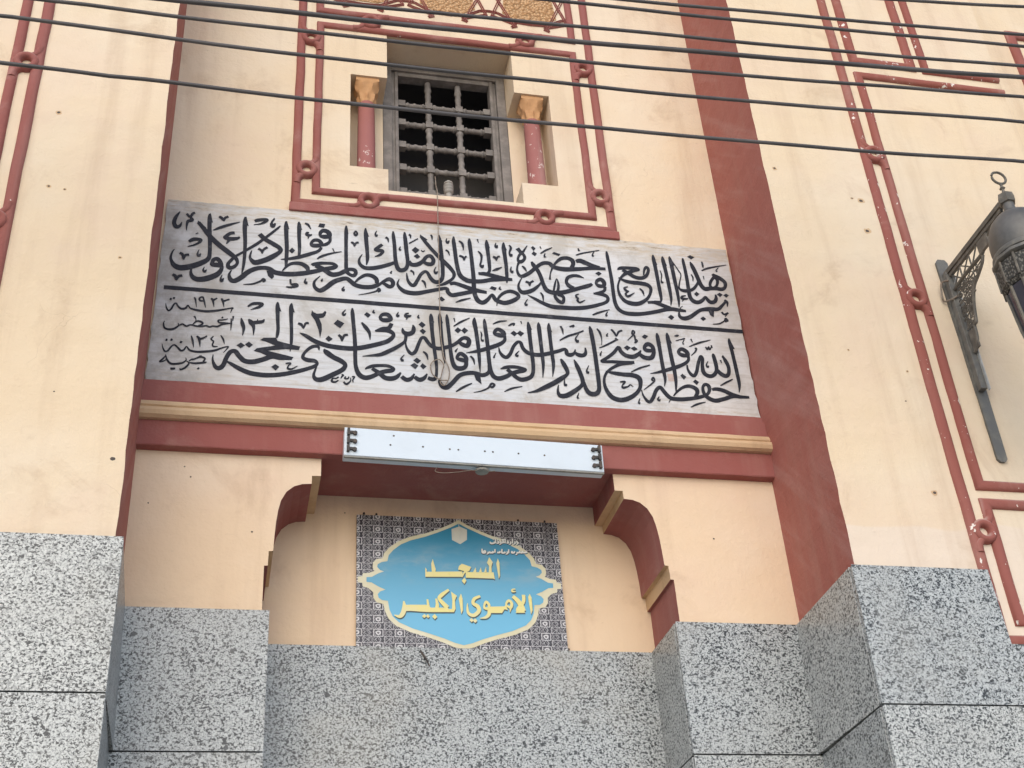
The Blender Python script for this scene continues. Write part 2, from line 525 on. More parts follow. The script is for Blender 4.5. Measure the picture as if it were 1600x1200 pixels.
for sgn in (-1, 1):
    # plaster pier: front face cream, reveal towards the recess red
    w = MB()
    e = wobble_edge(sgn * 1.5, Y0, 3.40, ZT, 0.003)
    for a, b in zip(e, e[1:]):
        w.face([a, (sgn * XP, Y0, a[2]), (sgn * XP, Y0, b[2]), b], 0)
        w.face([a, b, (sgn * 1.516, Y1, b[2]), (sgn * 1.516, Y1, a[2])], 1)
    w.face([(sgn * XP, Y0, 3.4), (sgn * XP, Y0, ZT), (sgn * XP, 0.30, ZT), (sgn * XP, 0.30, 3.4)], 0)
    w.face([(sgn * 1.5, Y0, ZT), (sgn * XP, Y0, ZT), (sgn * XP, Y1, ZT), (sgn * 1.516, Y1, ZT)], 0)
    w.build("pier_wall", [cream, brightened_red_reveal], mosque)
    b = MB()
    b.box(min(sgn * 1.497, sgn * XP), max(sgn * 1.497, sgn * XP), 0.006, Y1, -0.1, 3.40)
    b.build("mortar_bed", mortar, mosque)
    # wall set back beside the pier
    b = MB()
    b.box(min(sgn * XP, sgn * 6.5), max(sgn * XP, sgn * 6.5), 0.30, 0.9, -0.1, ZT)
    b.build("side_wall", cream, mosque)

# recess wall: window opening with column notches, arch opening below
w = MB()
WX, WZ0, WZ1 = 0.372, 6.308, 7.525
NX, NZ0, NZ1 = 0.580, 6.460, 7.165
WD = Y1 + 0.205
XE = 1.56
for a, b, z0, z1 in ((-XE, -WX, WZ1, ZT), (-WX, WX, WZ1, ZT), (WX, XE, WZ1, ZT), (-XE, -WX, NZ1, WZ1), (WX, XE, NZ1, WZ1),
                     (-XE, -NX, NZ0, NZ1), (NX, XE, NZ0, NZ1), (-XE, -WX, WZ0, NZ0), (WX, XE, WZ0, NZ0), (-XE, XE, 4.64, WZ0)):
    w.face([(a, Y1, z0), (b, Y1, z0), (b, Y1, z1), (a, Y1, z1)])
for s in (-1, 1):
    F = lambda y0, y1, z0, z1, x: w.face([(s*x, y0, z0), (s*x, y1, z0), (s*x, y1, z1), (s*x, y0, z1)])
    F(Y1, WD + .1, NZ1, WZ1, WX); F(Y1, WD + .1, WZ0, NZ0, WX); F(Y1, WD, NZ0, NZ1, NX)
    for z in (NZ0, NZ1):
        w.face([(s*WX, Y1, z), (s*NX, Y1, z), (s*NX, WD, z), (s*WX, WD, z)])
    w.face([(s*WX, WD, NZ0), (s*NX, WD, NZ0), (s*NX, WD, NZ1), (s*WX, WD, NZ1)])
for z in (WZ0, WZ1):
    w.face([(-WX, Y1, z), (WX, Y1, z), (WX, WD + .1, z), (-WX, WD + .1, z)])
w.build("recess_wall", cream, mosque, recalc=False)
# dark room behind the window
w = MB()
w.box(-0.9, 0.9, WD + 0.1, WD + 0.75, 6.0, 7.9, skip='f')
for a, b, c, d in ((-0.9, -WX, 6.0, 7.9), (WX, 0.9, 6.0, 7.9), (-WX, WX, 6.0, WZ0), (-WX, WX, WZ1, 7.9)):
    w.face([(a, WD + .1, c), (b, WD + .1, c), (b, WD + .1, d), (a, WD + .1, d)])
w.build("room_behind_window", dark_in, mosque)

# portal arch: profile (half), bottom to top; material of the soffit strip above each point
PROF = [(.931, ZG - .2, 1), (.931, 4.080, 1), (.915, 4.081, 2), (.914, 4.150, 2), (.895, 4.152, 1), (.892, 4.23, 1), (.888, 4.295, 1), (.881, 4.352, 1), (.870, 4.403, 1),
        (.848, 4.447, 1), (.815, 4.477, 1), (.780, 4.490, 1), (.737, 4.494, 2), (.736, 4.536, 2), (.696, 4.537, 1), (.696, 4.64, 1)]
w = MB()
for s in (-1, 1):
    for (xa, za, ma), (xb, zb, mb_) in zip(PROF, PROF[1:]):
        w.face([(s*xa, Y1, za), (s*XE, Y1, za), (s*XE, Y1, zb), (s*xb, Y1, zb)], 0)
        w.face([(s*xa, Y1, za), (s*xb, Y1, zb), (s*xb, Y2 + .01, zb), (s*xa, Y2 + .01, za)], ma)
w.face([(-.696, Y1, 4.64), (.696, Y1, 4.64), (.696, Y2 + .01, 4.64), (-.696, Y2 + .01, 4.64)], 1)
w.build("portal_arch", [cream_in, red, cream_trim], mosque, recalc=False)
w = MB()
w.box(-1.2, 1.2, Y2, Y2 + .2, ZG - .1, 5.0)
w.build("inner_wall", cream_in, mosque)
w = MB()
w.box(-1.52, -.935, Y1 + .006, Y2 + .2, -0.1, ZG - .2)
w.build("mortar_bed", mortar, mosque)
w = MB()
w.box(.935, 1.52, Y1 + .006, Y2 + .2, -0.1, ZG - .2)
w.build("mortar_bed", mortar, mosque)
w = MB()
w.box(-.93, .93, Y2 + .006, Y2 + .2, -0.1, ZG - .12)
w.build("mortar_bed", mortar, mosque)

# granite slabs, course by course
ZJ = 3.257
COURSES = [(ZJ, ZG)]
z = ZJ
while z > 0.05:
    COURSES.append((max(0.0, z - 0.6), z))
    z -= 0.6
GAP = 0.0055
T = 0.028
def slab(pts3, nrm):
    """slab from a planar outline and the outward direction"""
    m = MB()
    n = Vector(nrm) * T
    top = [Vector(p) for p in pts3]
    bot = [p - n for p in top]
    m.face(top)
    m.face(bot[::-1])
    for i in range(len(top)):
        j = (i + 1) % len(top)
        m.face([top[i], top[j], bot[j], bot[i]])
    return m.build("granite_slab", granite, mosque, bevel=0.0022)

YG0, YG1, YG2 = -0.030, 0.605, 0.972
for ci, (z0, z1) in enumerate(COURSES):
    a, b = z0 + GAP, z1 - (GAP if ci else 0)
    F = lambda x0, x1, y: slab([(x0, y, a), (x1, y, a), (x1, y, b), (x0, y, b)], (0, -1, 0))
    F(-XP, -1.4715, YG0)
    if ci == 0:
        slab([(1.4685, YG0, a), (XP, YG0, a), (XP, YG0, 3.520), (2.112, YG0, 3.520), (2.100, YG0, b), (1.4685, YG0, b)], (0, -1, 0))
    else:
        F(1.4685, XP, YG0)
    F(-1.485, -.9025, YG1)
    F(.9005, 1.4865, YG1)
    F(-.90, .90, YG2)
    for s, x, y0, y1 in ((-1, 1.4715, YG0 + T + .001, YG1 - .001), (1, 1.4685, YG0 + T + .001, YG1 - .001), (-1, .9025, YG1 + T + .001, YG2 - .001), (1, .9005, YG1 + T + .001, YG2 - .001)):
        slab([(s*x, y0, a), (s*x, y1, a), (s*(x + (.015 if x > 1 else 0)), y1, b), (s*x, y0, b)], (-s, 0, 0))
# cornice between inscription and arch
def cornice(name, prof, m, jit=0.0):
    c = MB()
    n = 26
    rows = []
    for i in range(n + 1):
        x = -1.515 + 3.03 * i / n
        rows.append([(x, Y1 + .004 - d if d else Y1 + .004, zz + random.uniform(-jit, jit)) for d, zz in prof])
    c.grid(rows)
    return c.build(name, m, mosque)
cornice("cornice_fascia", [(0, 4.988), (.030, 4.988), (.034, 4.950), (.050, 4.946), (.054, 4.854), (0, 4.850)], red, 0.0012)
cornice("cornice_moulding", [(0, 4.853), (.066, 4.851), (.074, 4.838), (.078, 4.824), (.070, 4.815), (.086, 4.808), (.092, 4.790), (.086, 4.770), (.070, 4.760), (0, 4.755)], cream_trim, 0.001)
cornice("cornice_fascia", [(0, 4.757), (.052, 4.757), (.050, 4.634), (.047, 4.629), (0, 4.626)], red, 0.0012)

# window surround: rolls, knots, flat red ledge
def moulding(path, y, w_=0.05, h_=0.021, m=None, closed=False, name="roll_moulding"):
    q = MB()
    roll(q, path, y, w_, h_, closed, jit=0.0022)
    return q.build(name, m or red_roll, mosque, smooth=True)
def circle(cx, cz, r, n=16):
    return [(cx + math.cos(2*math.pi*k/n) * r, cz + math.sin(2*math.pi*k/n) * r) for k in range(n)]
def knot(cx, cz, y, vertical, m=None, gap=0.10, flip=1):
    """ring that ties two parallel rolls together, with the two strands that run into it"""
    q = MB()
    roll(q, circle(cx, cz, 0.041, 20), y - 0.002, 0.039, 0.031, True, ns=7, seg=0.2)
    for s in (-1, 1):
        pts = [(s * gap / 2, s * flip * 0.105), (s * gap * .46, s * flip * 0.07), (s * gap * .30, s * flip * .048), (s * gap * .08, s * flip * 0.038)]
        pts = [(cx + a, cz + b) if vertical else (cx + b, cz + a) for a, b in pts]
        roll(q, [p[:2] for p in crom(pts, 4)], y - 0.001, 0.040, 0.027, ns=7)
    return q.build("moulding_knot", m or red_roll, mosque, smooth=True)

XO, XI = 0.862, 0.757
moulding([(-XO, ZT - .2), (-XO, 6.162), (XO, 6.162), (XO, ZT - .2)], Y1)
moulding([(-XI, 7.540), (-XI, 6.252), (XI, 6.252), (XI, 7.540)], Y1, closed=True, w_=0.046)
moulding([(-XI - .006, ZT - .2), (-XI - .006, 7.662), (XI + .006, 7.662), (XI + .006, ZT - .2)], Y1, w_=0.046)
for s in (-1, 1):
    knot(s * .809, 7.415, Y1, True, flip=s)
    knot(s * .809, 6.393, Y1, True, flip=-s)
    knot(s * .480, 6.207, Y1, False, flip=1, gap=.09)
    knot(s * .466, 7.601, Y1, False, flip=1, gap=.12)
q = MB()
q.box(-.892, .888, Y1 - .034, Y1 + .01, 6.086, 6.140)
q.build("window_ledge", red, mosque, bevel=0.004)

# colonnettes in the notches
for s in (-1, 1):
    c = bpy.data.objects.new("colonnette", None)
    COL.objects.link(c)
    c.parent = mosque
    c.location = (s * .482, Y1 + .078, NZ0)
    m = MB()
    lathe(m, [(.054, 0), (.054, .02), (.0515, .03), (.050, .25), (.047, .50), (.045, .545)], (0, 0, 0), 20)
    m.build("shaft", col_red, c, smooth=True)
    m = MB()
    rows = []
    for i in range(13):
        t = i / 12
        row = []
        for k in range(32):
            a = 2*math.pi*k/32
            sq = 1 / max(abs(math.cos(a)), abs(math.sin(a)))
            r = .044 + (t ** 1.7) * .026
            r *= (1 + (min(sq, 1.3) - 1) * t * .9)
            r += .010 * max(-.5, math.cos(8*a + (math.pi if t > .5 else 0))) * math.sin(math.pi * ((t * 2) % 1)) ** .7
            row.append((math.cos(a) * r, math.sin(a) * r, .542 + t * .135))
        rows.append(row)
    m.grid(rows, wrap=True)
    m.cap(rows[-1])
    m.box(-.066, .066, -.066, .066, .678, .7035)
    m.build("capital", ochre, c, smooth=True)

# window with turned-wood grille
win = bpy.data.objects.new("window", None)
COL.objects.link(win)
win.parent = mosque
win.location = (0, WD, 6.31)
def wpart(mb, name, m=wood, **k):
    return mb.build(name, m, win, **k)
FZ0, FZ1 = 0.0, 1.195
for s in (-1, 1):
    m = MB()
    x0, x1 = sorted((s * .3705, s * .318))
    m.box(x0, x1, -.002, .07, FZ0, FZ1)
    x0, x1 = sorted((s * .3175, s * .278))
    m.box(x0, x1, .018, .075, FZ0 + .04, FZ1 - .045)
    m.box(*sorted((s * .2985, s * .2785)), .008, .0175, FZ0 + .041, FZ1 - .046)
    wpart(m, "frame_post", bevel=.003)
m = MB()
m.box(-.3175, .3175, -.002, .07, FZ1 - .044, FZ1)
m.box(-.2775, .2775, .012, .075, FZ1 - .075, FZ1 - .0445)
wpart(m, "frame_head", bevel=.003)
m = MB()
m.box(-.3175, .3175, .0, .07, FZ0, FZ0 + .039)
m.box(-.2775, .2775, .014, .075, FZ0 + .0395, FZ0 + .165)
wpart(m, "frame_sill", bevel=.003)
BY = .052
def bar(kind, c, a, b, stops):
    m = MB()
    prof = []
    r = .0185
    n = 60
    for i in range(n + 1):
        t = a + (b - a) * i / n
        d = min(abs(t - s_) for s_ in stops)
        k = sorted(stops, key=lambda s_: abs(t - s_))[:2]
        mid = abs(t - (k[0] + k[1]) / 2) if len(k) > 1 else 1
        rr = r + (.005 if .030 < d < .040 else 0) + (.004 if mid < .008 else 0) - .002 * (d > .04)
        prof.append((rr, t))
    if kind == 'v':
        lathe(m, prof, (c, BY, 0), 10)
    else:
        lathe(m, prof, (0, BY, c), 10, axis='x')
        for s_ in stops:
            m.box(s_ - .021, s_ + .021, BY - .025, BY + .021, c - .022, c + .022)
    wpart(m, "grille_bar", smooth=True)
HZ = [7.222 - 6.31, 7.068 - 6.31, 6.890 - 6.31, 6.713 - 6.31, 6.531 - 6.31]
VX = [-.093, .090]
for x in VX:
    bar('v', x, .17, 1.115, HZ + [1.09])
for z_ in HZ:
    bar('h', z_, -.272, .274, [-.255] + VX + [.257])

# strapwork frieze above the window
fr = MB()
fp = MB()
def strap(a, b, w_=.010, h_=.009, off=.012):
    d = Vector((b[0] - a[0], b[1] - a[1]))
    d.normalize()
    n = Vector((-d.y, d.x))
    for s in (-1, 1):
        roll(fr, [(a[0] + n.x * off * s / 2, a[1] + n.y * off * s / 2), (b[0] + n.x * off * s / 2, b[1] + n.y * off * s / 2)], Y1, .0075, h_, ns=5)
for cx in (-.51, 0, .51):
    for lev in (0, 1):
        zc = 8.02 + lev * 0.9
        for s in (-1, 1):
            X = lambda v: cx + s * v
            strap((X(.100), 7.728), (X(.235), 8.055))
            strap((X(.238), 7.800), (X(.150), 8.055))
            strap((X(.086), 7.745), (X(.240), 7.806))
            strap((X(.120), 7.722), (X(.085), 7.738))
            for a_, b_ in (((.0, 7.765), (.10, 7.772)), ((.10, 7.772), (.20, 7.835)), ((.20, 7.835), (.255, 7.842))):
                strap((X(a_[0]), a_[1]), (X(b_[0]), b_[1]))
            strap((X(.15), 8.055), (X(.10), 8.30)); strap((X(.235), 8.055), (X(.255), 8.25))
        break
    fp.face([(cx - .17, Y1 - .003, 7.84), (cx - .09, Y1 - .003, 7.79), (cx + .09, Y1 - .003, 7.79), (cx + .17, Y1 - .003, 7.84),
             (cx + .13, Y1 - .003, 8.25), (cx - .13, Y1 - .003, 8.25)])
t_o = NT("carved_ochre_arabesque")
vv = t_o.voro(55)
t_o.bump(vv, 0.9, 0.02)
carved = t_o.done(t_o.mix(t_o.step(vv, 0.2, 0.7), (0.62, 0.40, 0.22), (0.42, 0.235, 0.11)), 0.75, 0.2)
fr.build("frieze_strapwork", red_roll, mosque, smooth=True)
fp.build("frieze_carving", carved, mosque)

# pier mouldings (right pier; the left one mirrors it)
def both(path, **k):
    for s in (-1, 1):
        moulding([(s * x, z_) for x, z_ in path], Y0, m=red_chipped if s > 0 else red_roll, **k)
AX, BX = 2.103, 2.202
both([(AX, ZT - .1), (AX, 3.545), (XP - .02, 3.545)], w_=.055)
both([(XP - .005, 6.925), (BX, 6.925), (BX, 4.292), (XP - .02, 4.292)], w_=.050)
both([(BX, ZT - .1), (BX, 7.042), (2.560, 7.042), (2.560, ZT - .1)], w_=.058)
both([(2.648, ZT - .1), (2.648, 7.030), (XP - .01, 7.030)], w_=.050)
both([(XP - .02, 4.200), (BX, 4.200), (BX, 3.640), (XP - .02, 3.640)], w_=.054)
for s in (-1, 1):
    for kz in (6.305, 5.338, 4.055):
        knot(s * (AX + BX) / 2, kz, Y0, True, m=red_chipped if s > 0 else red_roll, flip=-s if kz > 5 else s)
    # rosette in the low panel
    q = MB()
    for ring_r, rot in ((.14, 0), (.14, math.pi / 4), (.105, math.pi / 8)):
        pts = [(s * 2.475 + math.cos(rot + math.pi/2*k) * ring_r, 3.935 + math.sin(rot + math.pi/2*k) * ring_r) for k in range(4)]
        roll(q, pts, Y0, .012, .012, True, ns=5)
    roll(q, circle(s * 2.475, 3.935, .04, 12), Y0, .012, .014, True, ns=5)
    q.build("panel_rosette", red_chipped, mosque, smooth=True)
    # moulding on the wall beside the right pier
    q = MB()
    roll(q, [(s * 6.3, 7.83), (s * 3.60, 7.83), (s * 3.60, 4.4)], 0.30, .07, .03)
    q.build("roll_moulding", red_roll, mosque, smooth=True)

# nail holes and chipped spots in the plaster
for x, z_, r in ((-1.972, 6.014, .012), (-1.958, 5.566, .009), (-1.890, 5.556, .007), (-1.547, 4.207, .016), (1.556, 6.138, .011), (1.957, 5.981, .008),
                 (2.005, 5.969, .017), (1.993, 5.764, .018), (1.949, 4.728, .007), (1.968, 4.244, .014), (-1.80, 4.50, .006), (-1.62, 5.2, .007), (2.00, 4.9, .006), (1.72, 5.0, .006)):
    q = MB()
    n = 9
    pin = [(x + math.cos(2*math.pi*k/n) * r * random.uniform(.5, .75), Y0 - .0012, z_ + math.sin(2*math.pi*k/n) * r * random.uniform(.4, .6)) for k in range(n)]
    pout = [(x + math.cos(2*math.pi*k/n + .3) * r * random.uniform(.9, 1.5), Y0 - .0006, z_ + math.sin(2*math.pi*k/n + .3) * r * random.uniform(.8, 1.4)) for k in range(n)]
    q.face(pout, 0)
    q.face(pin, 1)
    q.build("plaster_hole", [plaster_spot, dark_clip] if 'plaster_spot' in globals() else [cream_trim, dark_clip], mosque, recalc=False)
for x, z_, y, r in ((-1.30, 4.55, Y1, .004), (-1.27, 4.50, Y1, .0045), (-1.44, 4.36, Y1, .004), (-.99, 4.24, Y1, .005), (1.16, 4.30, Y1, .005), (-.55, 4.55, Y2, .004)):
    q = MB()
    q.face([(x + math.cos(2*math.pi*k/8) * r * random.uniform(.7, 1.1), y - .001, z_ + math.sin(2*math.pi*k/8) * r * random.uniform(.7, 1.1)) for k in range(8)])
    q.build("plaster_hole", dark_clip, mosque, recalc=False)

# ------------------------------------------------------------------ flat lettering builder
def ribbon(mb, pts, y, closed, c, sc, dx=0, dz=0, grow=0.0):
    S = crom(pts, 6, closed)
    n = len(S)
    L, R_ = [], []
    for i in range(n):
        a = S[(i-1) % n] if (closed or i) else S[0]
        b = S[(i+1) % n] if (closed or i < n-1) else S[-1]
        d = Vector((b[0] - a[0], b[1] - a[1]))
        d = d.normalized() if d.length > 1e-9 else Vector((1, 0))
        w_ = max(0.4, S[i][2]) / 2 * sc + grow
        x, z_ = S[i][0] * sc + dx, S[i][1] * sc + dz
        yy = y - 0.00006 * i / n
        L.append((c[0] + x - d.y * w_, yy, c[1] + z_ + d.x * w_))
        R_.append((c[0] + x + d.y * w_, yy, c[1] + z_ - d.x * w_))
    rows = [[l, r_] for l, r_ in zip(L, R_)]
    if closed:
        rows.append(rows[0])
    mb.grid(rows)

def write(name, data, y, m, parent, c, sc, dx=0, dz=0, grow=0.0, lift=0.00008):
    mb = MB()
    for k, ln in enumerate(data.split('\n')):
        tk = ln.split()
        pts = [tuple(float(q_) for q_ in t_.split(',')) for t_ in tk[1:]]
        yy = y - (k % 24) * lift
        if tk[0] == 'P':
            mb.face([(c[0] + p[0] * sc + dx, yy, c[1] + p[1] * sc + dz) for p in pts])
        else:
            ribbon(mb, pts, yy, tk[0] == 'R', c, sc, dx, dz, grow)
    return mb.build(name, m, parent, recalc=False)

